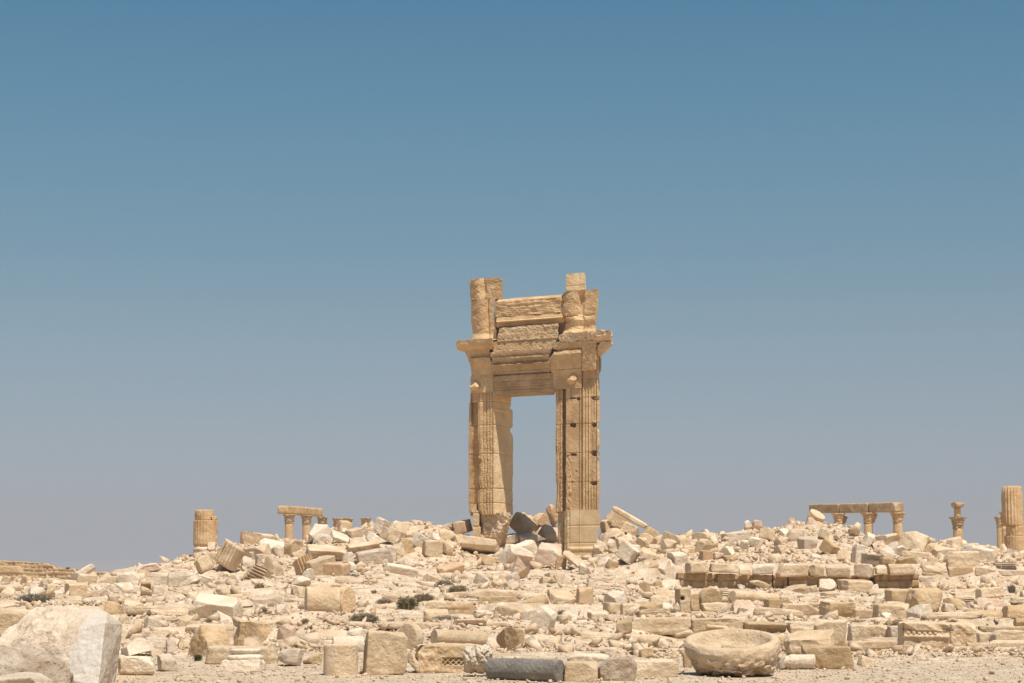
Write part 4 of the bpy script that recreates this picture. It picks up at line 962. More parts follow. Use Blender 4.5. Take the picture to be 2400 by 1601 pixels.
('E', 83, 388, 214, 492, 'O', (0, 0, 0), 'p', 'big smooth pinkish boulder left of the tilted drum'),
('E', 28, 383, 108, 444, 'R', (-10, 30, 0), 'w', 'white crest stone left of the big pinkish boulder'),
('E', -4, 448, 98, 544, 'R', (18, 20, 0), 'c', 'cream block below the big smooth pinkish boulder'),
('E', 323, 383, 414, 468, 'B', (18, 20, 0), 'c', 'small cream block in fine rubble right of the tilted drum'),
('E', 586, 503, 680, 645, 'B', (4, 10, 0), 'w', 'smooth upright pale slab left of the patterned stone'),
('E', 638, 488, 704, 554, 'B', (12, 0, 0), 'g', 'small grey smooth block above the upright pale slab'),
('E', 776, 422, 960, 535, 'R', (-14, 26, 0), 'c', 'rough cream boulder on the skyline left of the great rounded boulder'),
('E', 838, 483, 954, 575, 'R', (20, 20, 0), 'w', 'white angular block under the rough cream boulder'),
('E', 943, 403, 1192, 585, 'R', (10, -28, 6), 'c', 'great rounded boulder with dark left face on the right skyline'),
('E', 783, 528, 910, 645, 'R', (24, 0, 0), 'p', 'smooth pale pink block above the left dark brown block'),
('E', 665, 573, 800, 668, 'N', (4, 8, 0), 'g', 'grey stone carved with leaf pattern above the podium wall hole'),
('E', 950, 553, 1206, 618, 'S', (8, 14, 6), 'c', 'flat cream slab under the great rounded boulder'),
('E', 1183, 521, 1404, 606, 'S', (2, 14, 8), 'c', 'broad flat topped slab at the foot of the lone column'),
('E', 1296, 558, 1556, 694, 'L', (2, 6, 0), 'c', 'large round shouldered layered block on a squared support'),
('E', 1300, 678, 1510, 770, 'B', (0, 8, 0), 't', 'squared tan block holding up the large layered block'),
('E', 1418, 508, 1704, 645, 'B', (14, 14, 6), 'w', 'long pale block sloping right between the lone column and the fluted column'),
('E', 1143, 608, 1256, 668, 'R', (10, 20, 0), 'c', 'small cream stone left of the large layered block'),
('E', 1083, 623, 1344, 738, 'S', (22, 12, 6), 'c', 'upper of two cream slabs sliding right beside the podium wall end'),
('E', 1078, 653, 1390, 795, 'L', (24, 10, 6), 'c', 'lower of two layered slabs sliding right beside the podium wall end'),
('E', 1498, 678, 1704, 765, 'L', (8, 8, 0), 'c', 'layered block right of the squared tan support block'),
('E', 1678, 643, 1844, 718, 'F', (90, 0, 0), 'w', 'white grooved stone below the foot of the fluted column'),
('E', 1693, 703, 1900, 750, 'B', (0, 6, 0), 'p', 'long pinkish stone under the white grooved stone'),
('E', 1022, 748, 1230, 850, 'B', (-2, -16, 0), 'g', 'grey squared block with rolled edge standing above the large rounded block'),
('E', 918, 793, 1020, 855, 'B', (-12, 25, 0), 'w', 'small white block left of the grey squared block'),
('E', 1218, 753, 1324, 855, 'R', (24, 20, 0), 'w', 'white stone right of the grey squared block'),
('E', 1443, 778, 1558, 854, 'O', (0, 12, 0), 'c', 'small squat rounded block right of the sliding slabs'),
('E', 328, 768, 478, 884, 'R', (5, -20, 0), 'p', 'pale pink block with a tiny dark hole below the podium wall'),
('E', 486, 774, 744, 882, 'L', (3, 8, 4), 'c', 'bright layered block in front of the deep hole of the podium wall'),
('E', 43, 812, 248, 884, 'R', (0, 14, 0), 'c', 'low cream slab at the foot of the podium wall left of the pale pink block'),
('E', 849, 850, 1050, 972, 'B', (0, 12, 2), 't', 'smooth tan block, left half of the big pair in the right middle'),
('E', 1014, 840, 1284, 1030, 'O', (3, 8, 0), 't', 'large rounded tan block, right half of the big pair in the right middle'),
('E', 778, 878, 858, 962, 'R', (0, 0, 0), 'g', 'small grey white stone left of the big tan pair'),
('E', 1378, 843, 1556, 906, 'R', (0, 20, 0), 'c', 'low cream stone below the small squat rounded block'),
('E', 1545, 828, 1760, 935, 'L', (-4, 8, 0), 'c', 'layered cream block left of the bush at the right edge'),
('E', 1286, 913, 1424, 1010, 'O', (0, 0, 0), 'k', 'brown pitted round stone right of the large rounded tan block'),
('E', 1378, 898, 1548, 982, 'F', (80, 10, 0), 'c', 'low fluted stone right of the brown pitted round stone'),
('E', 1528, 913, 1766, 1005, 'O', (6, 10, 0), 'p', 'smooth pinkish cream boulder above the long rounded slab'),
('E', 1273, 958, 1360, 1024, 'B', (4, 14, 0), 'w', 'small white squared stone under the brown pitted stone'),
('E', 1433, 1000, 1758, 1114, 'O', (2, 4, 0), 't', 'long rounded slab like a loaf above the far right ledge'),
('E', 1748, 973, 1940, 1074, 'L', (0, 5, 0), 't', 'layered tan block at the right edge level with the loaf like slab'),
('E', 1822, 1068, 1940, 1134, 'O', (0, 0, 0), 't', 'tan rounded stone at the right edge under the layered tan block'),
('E', 33, 958, 384, 1058, 'R', (-2, 10, 4), 'c', 'long low rough block on the terrace right of the rounded tan block'),
('E', 353, 944, 614, 1068, 'L', (0, 5, 2), 't', 'tan layered block on the terrace with stepped top'),
('E', 598, 1003, 754, 1074, 'B', (0, -5, 0), 'c', 'small squared block on the terrace between two long ones'),
('E', 750, 959, 1044, 1078, 'L', (0, 4, 1), 'c', 'long streaked block on the terrace left of the crumbling stone'),
('E', 1018, 963, 1204, 1084, 'R', (-5, 14, 0), 'w', 'crumbling white stone on the terrace under the big tan pair'),
('E', 803, 1028, 894, 1082, 'R', (0, 0, 0), 'w', 'tiny layered stone in front of the long streaked terrace block'),
('E', 73, 1098, 334, 1225, 'L', (0, 5, 1), 'c', 'ledge block behind the hollowed boulder'),
('E', 556, 1124, 884, 1258, 'L', (1, 4, 1), 'c', 'streaked ledge block left of the great carved block'),
('E', 866, 1130, 982, 1262, 'L', (0, 4, 0), 'g', 'narrow grey ledge block touching the great carved block'),
('E', 296, 1083, 574, 1285, 'B', (3, -18, 3), 'c', 'upright block with incised marks rising behind the trapezoid block'),
('E', 68, 1163, 484, 1356, 'R', (-7, 10, 6), 'c', 'big hollowed boulder with curved shadow behind the trapezoid block'),
('E', 206, 1278, 626, 1460, 'B', (0, -8, 0), 'k', 'trapezoid block with narrow foot and pitted brown front in the right foreground', 'trap'),
('E', 1543, 1183, 1674, 1292, 'L', (0, 5, 0), 'c', 'ledge block touching the right end of the great carved block'),
('E', 1663, 1163, 1940, 1298, 'L', (0, -4, 0), 'c', 'long ledge block running out of the right edge'),
('E', 1556, 1130, 1940, 1190, 'L', (0, 3, 0), 'c', 'low upper course stone above the far right ledge blocks'),
('E', -14, 1208, 78, 1278, 'O', (0, 0, 0), 't', 'small tan boulder between the basin and the hollowed boulder'),
('E', 623, 1358, 744, 1449, 'R', (6, 20, 0), 'c', 'small boulder on gravel right of the trapezoid block'),
('E', 560, 1245, 950, 1306, 'L', (0, 3, 0), 'c', 'flat footing stone below the streaked ledge block'),
]
RS = np.random.RandomState
def fit(P, x0, x1, zh, D):
    """scale so that the stone spans the wanted width and height; returns local coords standing on z=0"""
    w, h = np.ptp(P[:, 0]), np.ptp(P[:, 2])
    sx, sz = (x1 - x0) / w, zh / h
    P = P.copy(); P[:, 0] *= sx; P[:, 2] *= sz; P[:, 1] *= min(max(math.sqrt(sx * sz), .5), 2.2)
    P[:, 0] -= (P[:, 0].min() + P[:, 0].max()) / 2
    P[:, 2] -= P[:, 2].min()
    P[:, 1] -= P[:, 1].min()
    return P
def drum_mesh(R_, L_, seed, res, fl=0, amp=.02, holes=None):
    seg = 2 * math.pi * R_ / res
    n = res
    def rf(T, Z, r):
        if fl: r = r * (1 - .07 * np.abs(np.sin(fl / 2 * T)) * (r > R_ * .9))
        return r
    b = R_ * .04
    V, Q = lathe([(0.002, 0), (R_ - b, 0), (R_, b), (R_, L_ - b), (R_ - b, L_), (0.002, L_)], n, rf, seg)
    V[:, 2] -= L_ / 2
    V = weather(V, amp * R_ * 2, R_ * .8, seed)
    V = weather(V, amp * R_ * .6, R_ * .15, seed + 5)
    return V, Q
placed = []
def add_stone(row, idx):
    t, x0, y0, x1, y1, kind, rot, mat, label = row[:9]
    ex = row[9] if len(row) > 9 else None
    (ax, ay), (bx, by) = tp(t, x0, y0), tp(t, x1, y1)
    cx = (ax + bx) / 2
    D = ex if isinstance(ex, (int, float)) else None
    if D is None: D = hit(cx, by)
    if D is None or (D > 119.5 and not isinstance(ex, (int, float))): D = 118.5
    if ex == 'off': D += .5
    p0, p1, pt = at(ax, by, D), at(bx, by, D), at(cx, ay, D)
    W, Hh = p1[0] - p0[0], pt[2] - p0[2]
    respx = max(bx - ax, by - ay)
    res = int(min(84, max(12, respx / 3.0)))
    seed = 11 + idx * 7
    rng = RS(seed)
    dd = min(max(W, Hh), 1.5 * min(W, Hh) + .15) * rng.uniform(.75, 1.05)
    if kind == 'B': P, Q = rock((W, dd, Hh), seed, k=30, chips=5, chip=(.01, .12), rough=.009, res=res, taper=.07)
    elif kind == 'S': P, Q = rock((W, dd, min(Hh, W * .28)), seed, k=26, chips=6, chip=(.01, .14), rough=.009, res=res, taper=.09)
    elif kind == 'R': P, Q = rock((W, dd, Hh), seed, k=24, chips=13, chip=(.03, .26), rough=.013, res=res, taper=.16)
    elif kind == 'O': P, Q = rock((W, dd, Hh), seed, k=5, chips=10, chip=(.02, .13), rough=.017, res=res, taper=.12)
    elif kind == 'L': P, Q = rock((W, dd, Hh), seed, k=20, chips=6, chip=(.01, .11), rough=.011, strata=.022, res=res, taper=.07)
    elif kind == 'F': P, Q = rock((W * .8, dd, Hh * .8), seed, k=16, chips=2, chip=(.01, .08), rough=.008, res=max(res, 30), taper=.04, flute=(6, .15 * W))
    elif kind == 'N':
        hh = Hh; P, Q = rock((W, dd, hh), seed, k=16, chips=2, chip=(.01, .06), rough=.010, res=max(res, 34), taper=.03,
            mould=[(0, 0), (.28, 0), (.30, .10 * hh), (.46, .12 * hh), (.48, .22 * hh), (.62, .22 * hh), (.64, .3 * hh), (.8, .34 * hh), (.82, .42 * hh), (1, .42 * hh)])
        zz = P[:, 2] / hh + .5
        tooth = ((zz > .48) & (zz < .62)) * (np.sin(P[:, 0] / W * 75) > 0) * .14 * hh + ((zz > .64) & (zz < .8)) * np.abs(np.sin(P[:, 0] / W * 36)) * .09 * hh
        P[:, 1] += (P[:, 1] < 0) * tooth
    if kind in 'UDE':
        if kind == 'U': P, Q = drum_mesh(W / 2, Hh, seed, 72, amp=.012)
        elif kind == 'D':
            P, Q = drum_mesh(Hh / 2, W, seed, 64, amp=.012); P = P[:, [2, 1, 0]] * np.array([1, 1, -1])
        else:
            P, Q = drum_mesh(Hh / 2, Hh * .45 if ex != 'long' else (W * 1.05), seed, 56, amp=.016)
            P = P[:, [0, 2, 1]] * np.array([1, -1, 1])        # axis along y
            P[:, 0] *= 1.0
            if ex == 'long': rot = (rot[0], -rot[1], rot[2])
    if ex == 'trap':
        f = (P[:, 2] / Hh + .5); P[:, 0] = np.where(P[:, 0] < 0, P[:, 0] * (.42 + .58 * np.clip(f * 1.5, 0, 1) ** .8), P[:, 0])
    P = P @ rotm(*rot).T
    P = fit(P, p0[0], p1[0], Hh, D)
    if ex == 'hole':
        hx, hz = -.07 * W, Hh * .58
        r = np.hypot(P[:, 0] - hx, (P[:, 2] - hz)) / (.10 * W)
        P[:, 1] += (P[:, 1] < np.median(P[:, 1])) * np.clip(1.3 - r, 0, 1) ** .4 * (r < 1.3) * .5 * np.ptp(P[:, 1])
    sink = min(.05 * Hh, .06)
    z = p0[2]
    nm, cat = KIND[kind]
    loc = ((p0[0] + p1[0]) / 2, D - .1 * np.ptp(P[:, 1]), z - sink)
    P[:, 2] *= (Hh + sink) / Hh
    o = obj(nm, P, Q, M[mat], loc, label=label, cat=cat, group='fallen stones of the ruined temple')
    cy = D + np.ptp(P[:, 1]) * .45
    placed.append((loc[0], cy, z, W, np.ptp(P[:, 1]), Hh))
    if D > 100: BUMPS.append((loc[0], cy, z + .04, max(W, np.ptp(P[:, 1])) * .42))
    return o
for i_, row_ in enumerate(CAT): add_stone(row_, i_)

# ------------------------------------------------------------------ the great boulder, bottom left, and its neighbours
def hull_rock(name, pts, mat, label, cat, cuts=5, amp=.05, feat=.5, seed=1, tile='A', carve=None, split=None):
    import bmesh
    W = [at(*tp(tile, x, y), D) for x, y, D in pts]
    base = np.mean(W, 0); base[2] = 0.0
    bm = bmesh.new()
    for w in W: bm.verts.new(w - base)
    r = bmesh.ops.convex_hull(bm, input=bm.verts)
    bmesh.ops.delete(bm, geom=[v for v in bm.verts if not v.link_faces], context='VERTS')
    bmesh.ops.triangulate(bm, faces=bm.faces)
    bm.verts.index_update(); bm.verts.ensure_lookup_table()
    V = [v.co.copy() for v in bm.verts]
    F = [[v.index for v in f.verts] for f in bm.faces]
    bm.free()
    while True:                                     # split long edges until the mesh is even
        lim = max((V[a] - V[b]).length for f in F[:1] for a, b in ((f[0], f[1]),)) * 0 + .03 * (1 if cuts > 5 else 1.2)
        mid, NF, done = {}, [], True
        def mp_(a, b):
            k = (min(a, b), max(a, b))
            if k not in mid: mid[k] = len(V); V.append((V[a] + V[b]) / 2)
            return mid[k]
        for f in F:
            L = [(V[f[i]] - V[f[(i + 1) % 3]]).length for i in range(3)]
            cut = [x > lim for x in L]
            if not any(cut): NF.append(f); continue
            done = False
            m = [mp_(f[i], f[(i + 1) % 3]) if cut[i] else None for i in range(3)]
            c = sum(cut)
            if c == 3: NF += [[f[0], m[0], m[2]], [m[0], f[1], m[1]], [m[2], m[1], f[2]], [m[0], m[1], m[2]]]
            elif c == 1:
                i = cut.index(True); a, b_, d = f[i], f[(i + 1) % 3], f[(i + 2) % 3]; NF += [[a, m[i], d], [m[i], b_, d]]
            else:
                i = cut.index(False); a, b_, d = f[i], f[(i + 1) % 3], f[(i + 2) % 3]; p_, q_ = m[(i + 1) % 3], m[(i + 2) % 3]
                NF += [[a, b_, p_], [a, p_, q_], [q_, p_, d]]
        F = NF
        if done: break
    V = np.array([v[:] for v in V]); F = np.array(F, dtype=np.int32)
    if carve: V = carve(V)
    V = weather(V, amp, feat, seed); V = weather(V, amp * .35, feat * .2, seed + 3, 3)
    o = obj(name, V, F, M[mat], base, label=label, cat=cat)
    if split:                                       # sawn side and broken lower front are different stone faces
        a, b, c = V[F[:, 0]], V[F[:, 1]], V[F[:, 2]]
        nn = np.cross(b - a, c - a); nn /= (np.linalg.norm(nn, axis=1)[:, None] + 1e-12)
        ce = (a + b + c) / 3
        ok = -fbm(ce / .5, 2) * .1
        idx = np.zeros(len(F), dtype=np.int32)
        for k, (test, mm) in enumerate(split): o.data.materials.append(M[mm]); idx[test(nn, ce, ok)] = k + 1
        o.data.polygons.foreach_set('material_index', idx)
    return o
def scoop(V):
    # the big rough concave break on the upper left side, smooth elsewhere
    x, z = V[:, 0], V[:, 2]
    zt = z.max(); xr = x.max()
    s = np.exp(-(((x - xr + 1.75) / .55) ** 2 + ((z - zt * .55) / (.30 * zt)) ** 2))
    V = V.copy(); V[:, 1] += s * .16; V[:, 2] -= s * .10
    br = sstep(xr - .55, xr - 1.0, x)
    V[:, 2] -= np.abs(fbm(V * 1.7 + 3, 3)) * .20 * br
    V[:, 2] += fbm(V * 5.5 + 1, 5) * .06 * br; V[:, 1] += fbm(V * 5.5 + 8, 5) * .06 * br
    return V
hull_rock('boulder', [(-90, 1170, 31.4), (270, 950, 32.4), (600, 925, 32.7), (800, 948, 32.4), (872, 1000, 31.0), (1002, 1093, 31.7), (965, 1330, 31.6),
    (985, 1180, 31.65), (930, 1600, 31.6), (855, 1080, 30.6), (800, 1610, 30.1), (560, 1480, 30.45), (585, 1610, 30.5), (300, 1350, 30.8), (-60, 1300, 31.0), (-60, 1610, 31.0), (300, 1000, 34), (900, 1100, 34), (900, 1600, 34), (-60, 1600, 34)],
    'w', 'huge white split boulder with a smooth grey right side, filling the bottom left corner', 'boulder', cuts=6, amp=.045, feat=.45, seed=5, carve=scoop,
    split=[(lambda n, c, k: (c[:, 0] > c[:, 0].max() - .62 + .22 * (c[:, 2] / 1.0) + k) & (n[:, 1] < -.1), 'v')])
hull_rock('rough_boulder', [(-60, 1245, 29.4), (60, 1260, 29.3), (240, 1300, 29.1), (420, 1335, 29.2), (520, 1410, 29.2), (570, 1480, 29.2), (560, 1640, 29.0), (200, 1450, 28.6), (-60, 1400, 28.7), (-60, 1640, 28.6), (500, 1640, 28.8),
    (-60, 1400, 30.2), (400, 1400, 30.2), (560, 1640, 30.2)], 'r', 'rough brown pitted rock in front of the huge white split boulder', 'boulder', cuts=5, amp=.10, feat=.22, seed=15)
hull_rock('stone_slab', [(-60, 1515, 27.6), (200, 1475, 28.2), (330, 1490, 28.2), (430, 1545, 27.9), (425, 1700, 27.7), (-60, 1700, 27.4), (240, 1520, 27.4), (-60, 1545, 27.3), (400, 1700, 28.6)], 'w',
    'flat white slab in the very bottom left corner, in front of the rough brown rock', 'stone slab', cuts=4, amp=.02, feat=.3, seed=25)

# ------------------------------------------------------------------ short fluted column stump, left skyline
def place_lathe(name, prof, N, mat, loc, parent=None, rfun=None, seg=.05, amp=.01, feat=.3, seed=1, **kw):
    V, Q = lathe(prof, N, rfun, seg)
    V = weather(V, amp, feat, seed)
    return obj(name, V, Q, M[mat], loc, parent=parent, **kw)
def flutes(n, R_, dep=.07, worn=None):
    def f(T, Z, r):
        k = np.abs(np.sin(n / 2 * T)) ** .8
        w = 1 if worn is None else worn(T, Z)
        return r * (1 - dep * k * w * (r > R_ * .85))
    return f
b0 = at(*tp('B', 143, 455), 112.6); R0 = 98 / 3.476 * M_PER_PX(112.6)
hst = (455 - 245) / 3.476 * M_PER_PX(112.6)
hb_ = 88 / 3.476 * M_PER_PX(112.6)
cs = empty('column_stump', b0, 'short fluted column stump of two drums standing on the left skyline', 'column')
place_lathe('column_drum', [(.01, 0), (R0 * .93, 0), (R0, .12), (R0, hst), (.01, hst)], 120, 'a', (0, 0, 0), cs, flutes(24, R0, .06, lambda T, Z: np.clip(.25 + 1.2 * np.abs(np.sin(T * 1.5 + 1)), 0, 1)), amp=.035, feat=.35, seed=4)
h2 = 84 / 3.476 * M_PER_PX(112.6)
place_lathe('broken_drum', [(.01, 0), (R0 * .76, 0), (R0 * .78, h2 * .5), (R0 * .74, h2), (.01, h2 * .97)], 110, 'a', (-.13 * R0, 0, hst + .01), cs, flutes(22, R0 * .7, .07, lambda T, Z: (np.cos(T - 3.4) > .2) * 1.0), amp=.05, feat=.25, seed=9)
place_lathe('worn_base', [(.01, -hb_ * 1.4), (R0 * 1.12, -hb_ * 1.4), (R0 * 1.10, -hb_ * .7), (R0 * 1.02, -hb_ * .5), (R0 * 1.05, -hb_ * .25), (R0 * .9, -.02), (.01, -.01)], 90, 'c', (0, 0, 0), cs, amp=.10, feat=.35, seed=41)
P_, Q_ = rock((R0 * .42, R0 * .8, h2 * .42), 77, k=8, rough=.03, res=14)
obj('broken_flute', P_, Q_, M['a'], (R0 * .72, -.1, hst + h2 * .2), parent=cs)

# fluted column at the right edge ------------------------------------------------
D_ = 119.0
bq = at(*tp('E', 1822, 590), D_); mp = M_PER_PX(D_) / 3.26
rc = empty('fluted_column', bq, 'broken fluted column on a thick drum base at the right edge', 'column')
Rb = 88 * mp; Rs = 79 * mp
place_lathe('column_base', [(.01, 0), (Rb, 0), (Rb, 145 * mp), (.01, 145 * mp)], 96, 'a', (12 * mp, 0, 0), rc, flutes(24, Rb, .03), amp=.05, feat=.4, seed=14)
place_lathe('broken_drum', [(.01, 0), (Rb * .86, 0), (Rb * .84, 76 * mp), (.01, 76 * mp)], 110, 'a', (14 * mp, 0, 146 * mp), rc, flutes(24, Rb * .7, .06, lambda T, Z: (np.cos(T + .9) > -.3) * 1.), amp=.07, feat=.3, seed=15)
Hs = 300 * mp
place_lathe('shaft', [(.01, 0), (Rs * .97, 0), (Rs, .15), (Rs, Hs * .78), (Rs * .93, Hs * .97), (Rs * .8, Hs), (.01, Hs)], 160, 'a', (-10 * mp, 0, 224 * mp), rc, flutes(20, Rs, .10), amp=.035, feat=.3, seed=16, seg=.05)

# ------------------------------------------------------------------ slim columns with leafy capitals
def capital_mesh(r, h, seed, both=False):
    n = 72
    def rf(T, Z, R_):
        t = Z / h
        leaf1 = (t < .42) * np.clip(np.cos(4 * T), 0, 1) ** .6 * .16 * sstep(.02, .38, t)
        leaf2 = ((t > .30) & (t < .72)) * np.clip(np.cos(4 * T + math.pi), 0, 1) ** .6 * .20 * sstep(.3, .68, t)
        vol = (t > .62) * np.clip(np.cos(2 * T) ** 2 * 0 + np.abs(np.cos(2 * (T - math.pi / 4))) ** 3, 0, 1) * .30 * sstep(.62, .86, t)
        sq = (t > .88) * (1 / np.maximum(np.abs(np.cos(T)), np.abs(np.sin(T))) - 1) * .75
        return R_ * (1 + leaf1 + leaf2 + vol * (t <= .88) + sq)
    prof = [(.01, 0), (r * 1.0, 0), (r * 1.08, h * .03), (r * 1.0, h * .06), (r * 1.04, h * .38), (r * 1.0, h * .45), (r * 1.12, h * .68), (r * 1.08, h * .74), (r * 1.25, h * .87), (r * 1.34, h * .885), (r * 1.36, h), (.01, h)]
    V, Q = lathe(prof, n, rf, h / 26)
    c = V.copy(); c[:, 2] = 0; d = c / (np.linalg.norm(c, axis=1)[:, None] + 1e-6)
    V = V + d * ((fbm(V / (r * .22) + seed, 3) * .26 - .05) * r)[:, None]
    return V, Q
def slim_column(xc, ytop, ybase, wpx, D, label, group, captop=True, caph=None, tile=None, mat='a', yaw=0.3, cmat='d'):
    """xc, ytop (top of capital), ybase in photo pixels; goes down to the ground at D"""
    p = at(xc, ytop, D); m = M_PER_PX(D); r = wpx * m / 2
    ch = (caph or wpx * 1.05) * m
    o = empty('colonnade_column', (p[0], p[1], .9), label, 'column', group)
    hs = p[2] - ch - .9
    place_lathe('base', [(.01, 0), (r * 1.5, 0), (r * 1.5, .18), (r * 1.25, .22), (r * 1.3, .34), (r * 1.08, .4), (.01, .4)], 40, 'a', (0, 0, 0), o, seg=.1, seed=3)
    place_lathe('shaft', [(.01, .39), (r * 1.03, .39), (r * 1.02, hs * .5), (r * .94, hs), (.01, hs)], 48, 'a', (0, 0, 0), o, seg=.16, amp=.02, feat=.3, seed=int(xc))
    V, Q = capital_mesh(r * .98, ch, xc * .37)
    c = obj('capital', V, Q, M[cmat], (0, 0, hs), parent=o); c.rotation_euler[2] = yaw
    return o, r, hs, ch, m
GL = 'columns of the left background colonnade'
S8 = 2351 / 280.0     # zoom of the left colonnade crop, origin (620,1170)
def q8(x, y): return 620 + x / S8, 1170 + y / S8
DL = 168.0
for (x, yt, w, dd, lab) in ((488, 300, 172, 0, 'first slim column from the left in the left colonnade, under the beam end'),
                            (830, 318, 168, 3, 'second slim column from the left under the middle of the beam in the left colonnade'),
                            (1140, 345, 158, 12, 'third column under the right end of the left beam, only its ragged capital showing'),
                            (1440, 372, 150, 22, 'fourth column of the left colonnade, behind the upright cream slab'),
                            (1640, 372, 150, 29, 'fifth column of the left colonnade, its capital touching the fourth one'),
                            (1990, 366, 150, 36, 'last column of the left colonnade, a leafy capital just above the rubble')):
    px_, py_ = q8(x, yt)
    o, r, hs, ch, m = slim_column(px_, py_, 0, w / S8, DL + dd, lab, GL, caph=190 / S8)
    if x < 900:
        for hy in (170, 305):
            V, Q = lathe([(.001, -.1), (.11, -.1), (.11, .1), (.001, .1)], 16)
# architrave on the left colonnade (two blocks)
def beam_box(name, p0, p1, h, depth, mat, seed, parent=None, label=None, cat=None, group=None, res=30, notch=None):
    """squared stone beam from p0 to p1 (bottom front corners), depth away from the viewer"""
    p0, p1 = np.array(p0, float), np.array(p1, float)
    L = np.linalg.norm(p1[:2] - p0[:2]); ang = math.atan2(p1[1] - p0[1], p1[0] - p0[0]); tilt = math.atan2(p1[2] - p0[2], L)
    P, Q = rock((L, depth, h), seed, k=22, chips=4, chip=(.0, .05), rough=.006, res=res, taper=.0, strata=.002)
    Mx = np.array(Matrix.Rotation(ang, 3, 'Z') @ Matrix.Rotation(-tilt, 3, 'Y'))
    P[:, 1] += depth / 2; P[:, 2] += h / 2; P[:, 0] += L / 2
    P = P @ Mx.T
    return obj(name, P, Q, M[mat], p0 if parent is None else p0 - np.array(parent.location), parent=parent, label=label, cat=cat, group=group)
a0, a1, a2 = at(*q8(455, 292), DL - .2), at(*q8(838, 318), DL + 4), at(*q8(1158, 345), DL + 10)
ab = empty('stone_beam', (a0[0], a0[1], a0[2]), 'pale stone beam of two blocks lying on the first columns of the left colonnade', 'stone beam')
hb = 165 / S8 * M_PER_PX(DL)
beam_box('beam_block', a0, a1, hb, .95, 'a', 5, ab); beam_box('beam_block', a1 + np.array([.02, 0, 0]), a2, hb * 1.02, .95, 'a', 6, ab)

# right colonnade, crop origin (1860,1160), zoom 2351/300
S7 = 2351 / 300.0
def q7(x, y): return 1860 + x / S7, 1160 + y / S7
DR = 158.0
GR = 'columns of the right background colonnade'
for (x, yt, w, dd, lab) in ((820, 338, 158, 5, 'left column of the three under the long beam on the right skyline'),
                            (1365, 326, 165, 2.2, 'middle column of the three under the long beam on the right skyline'),
                            (1908, 322, 180, 0, 'right column of the three under the long beam on the right skyline')):
    px_, py_ = q7(x, yt)
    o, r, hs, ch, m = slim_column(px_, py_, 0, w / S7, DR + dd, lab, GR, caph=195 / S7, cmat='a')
    if x < 1800:                                    # the bracket that once carried a statue / half capital behind
        P_, Q_ = rock((.85, 1.1, ch * .95), int(x), k=7, chips=3, rough=.03, res=16)
        P_[:, 0] *= 1 + (P_[:, 2] / ch) * .9
        obj('impost', P_, Q_, M['d'], (r * 1.1, .75, hs + ch * .5), parent=o)
        obj('half_shaft', *lathe([(.01, 0), (r * .9, 0), (r * .82, hs), (.01, hs)], 32, None, .3), M['d'], (r * .55, .8, 0), parent=o)
pts7 = [(272, 336, 9.0), (812, 332, 5.2), (1352, 322, 2.2), (1868, 316, -.4)]
W7 = [at(*q7(x, y), DR + dd) for x, y, dd in pts7]
rb = empty('stone_beam', W7[0], 'long weathered beam of three cracked blocks on the right background colonnade', 'stone beam')
hb = 176 / S7 * M_PER_PX(DR)
for i in range(3):
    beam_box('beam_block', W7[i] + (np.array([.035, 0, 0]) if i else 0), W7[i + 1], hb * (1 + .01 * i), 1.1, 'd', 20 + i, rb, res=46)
# lone column with stub and bowl-like top, crop origin (2200,1120), zoom 8.71
def q9(x, y): return 2200 + x / 8.71, 1120 + y / 8.71
px_, py_ = q9(385, 800)
o, r, hs, ch, m = slim_column(px_, py_, 0, 208 / 8.71, 150, 'lone slim column with leafy capital, thin stub and flat bowl shaped stone on top', None, caph=235 / 8.71)
s_ = m / 8.71
place_lathe('stub', [(.01, 0), (68 * s_, 0), (68 * s_, 190 * s_), (.01, 190 * s_)], 32, 'a', (0, 0, hs + ch - .02), o, seg=.1, amp=.01)
V_, Q_ = rock((280 * s_, 260 * s_, 108 * s_), 6, k=5, chips=2, rough=.02, res=22); V_[:, 0] *= .86 + .16 * np.clip(V_[:, 2] / (54 * s_), -1, 1)
obj('top_stone', V_, Q_, M['d'], (0, 0, hs + ch + 190 * s_ + 50 * s_), parent=o)
px_, py_ = q9(1235, 792)
slim_column(px_, py_, 0, 120 / 8.71, 140, 'slender column with scrolled capital just left of the big fluted column', 'slender columns behind the fluted column', caph=230 / 8.71)
px_, py_ = q9(1330, 690)
slim_column(px_, py_, 0, 110 / 8.71, 136, 'slender column half hidden behind the big fluted column', 'slender columns behind the fluted column', caph=300 / 8.71)

# ------------------------------------------------------------------ tilted drum balanced on the right skyline
V_, Q_ = drum_mesh(1.0, .75, 71, 56, amp=.03)
V_ = V_ @ np.array(Matrix.Rotation(R(31), 3, 'Y') @ Matrix.Rotation(R(26), 3, 'X')).T
(ax_, ay_), (bx_, by_) = tp('E', 238, 238), tp('E', 374, 352)
p0_, p1_, pt_ = at(ax_, by_, 117.4), at(bx_, by_, 117.4), at(ax_, ay_, 117.4)
V_ = fit(V_, p0_[0], p1_[0], pt_[2] - p0_[2], 117)
obj('column_drum', V_, Q_, M['c'], ((p0_[0] + p1_[0]) / 2, 116.9, p0_[2]), label='tilted drum with bright sunlit round top balanced on a pink block on the right skyline', cat='column drum')

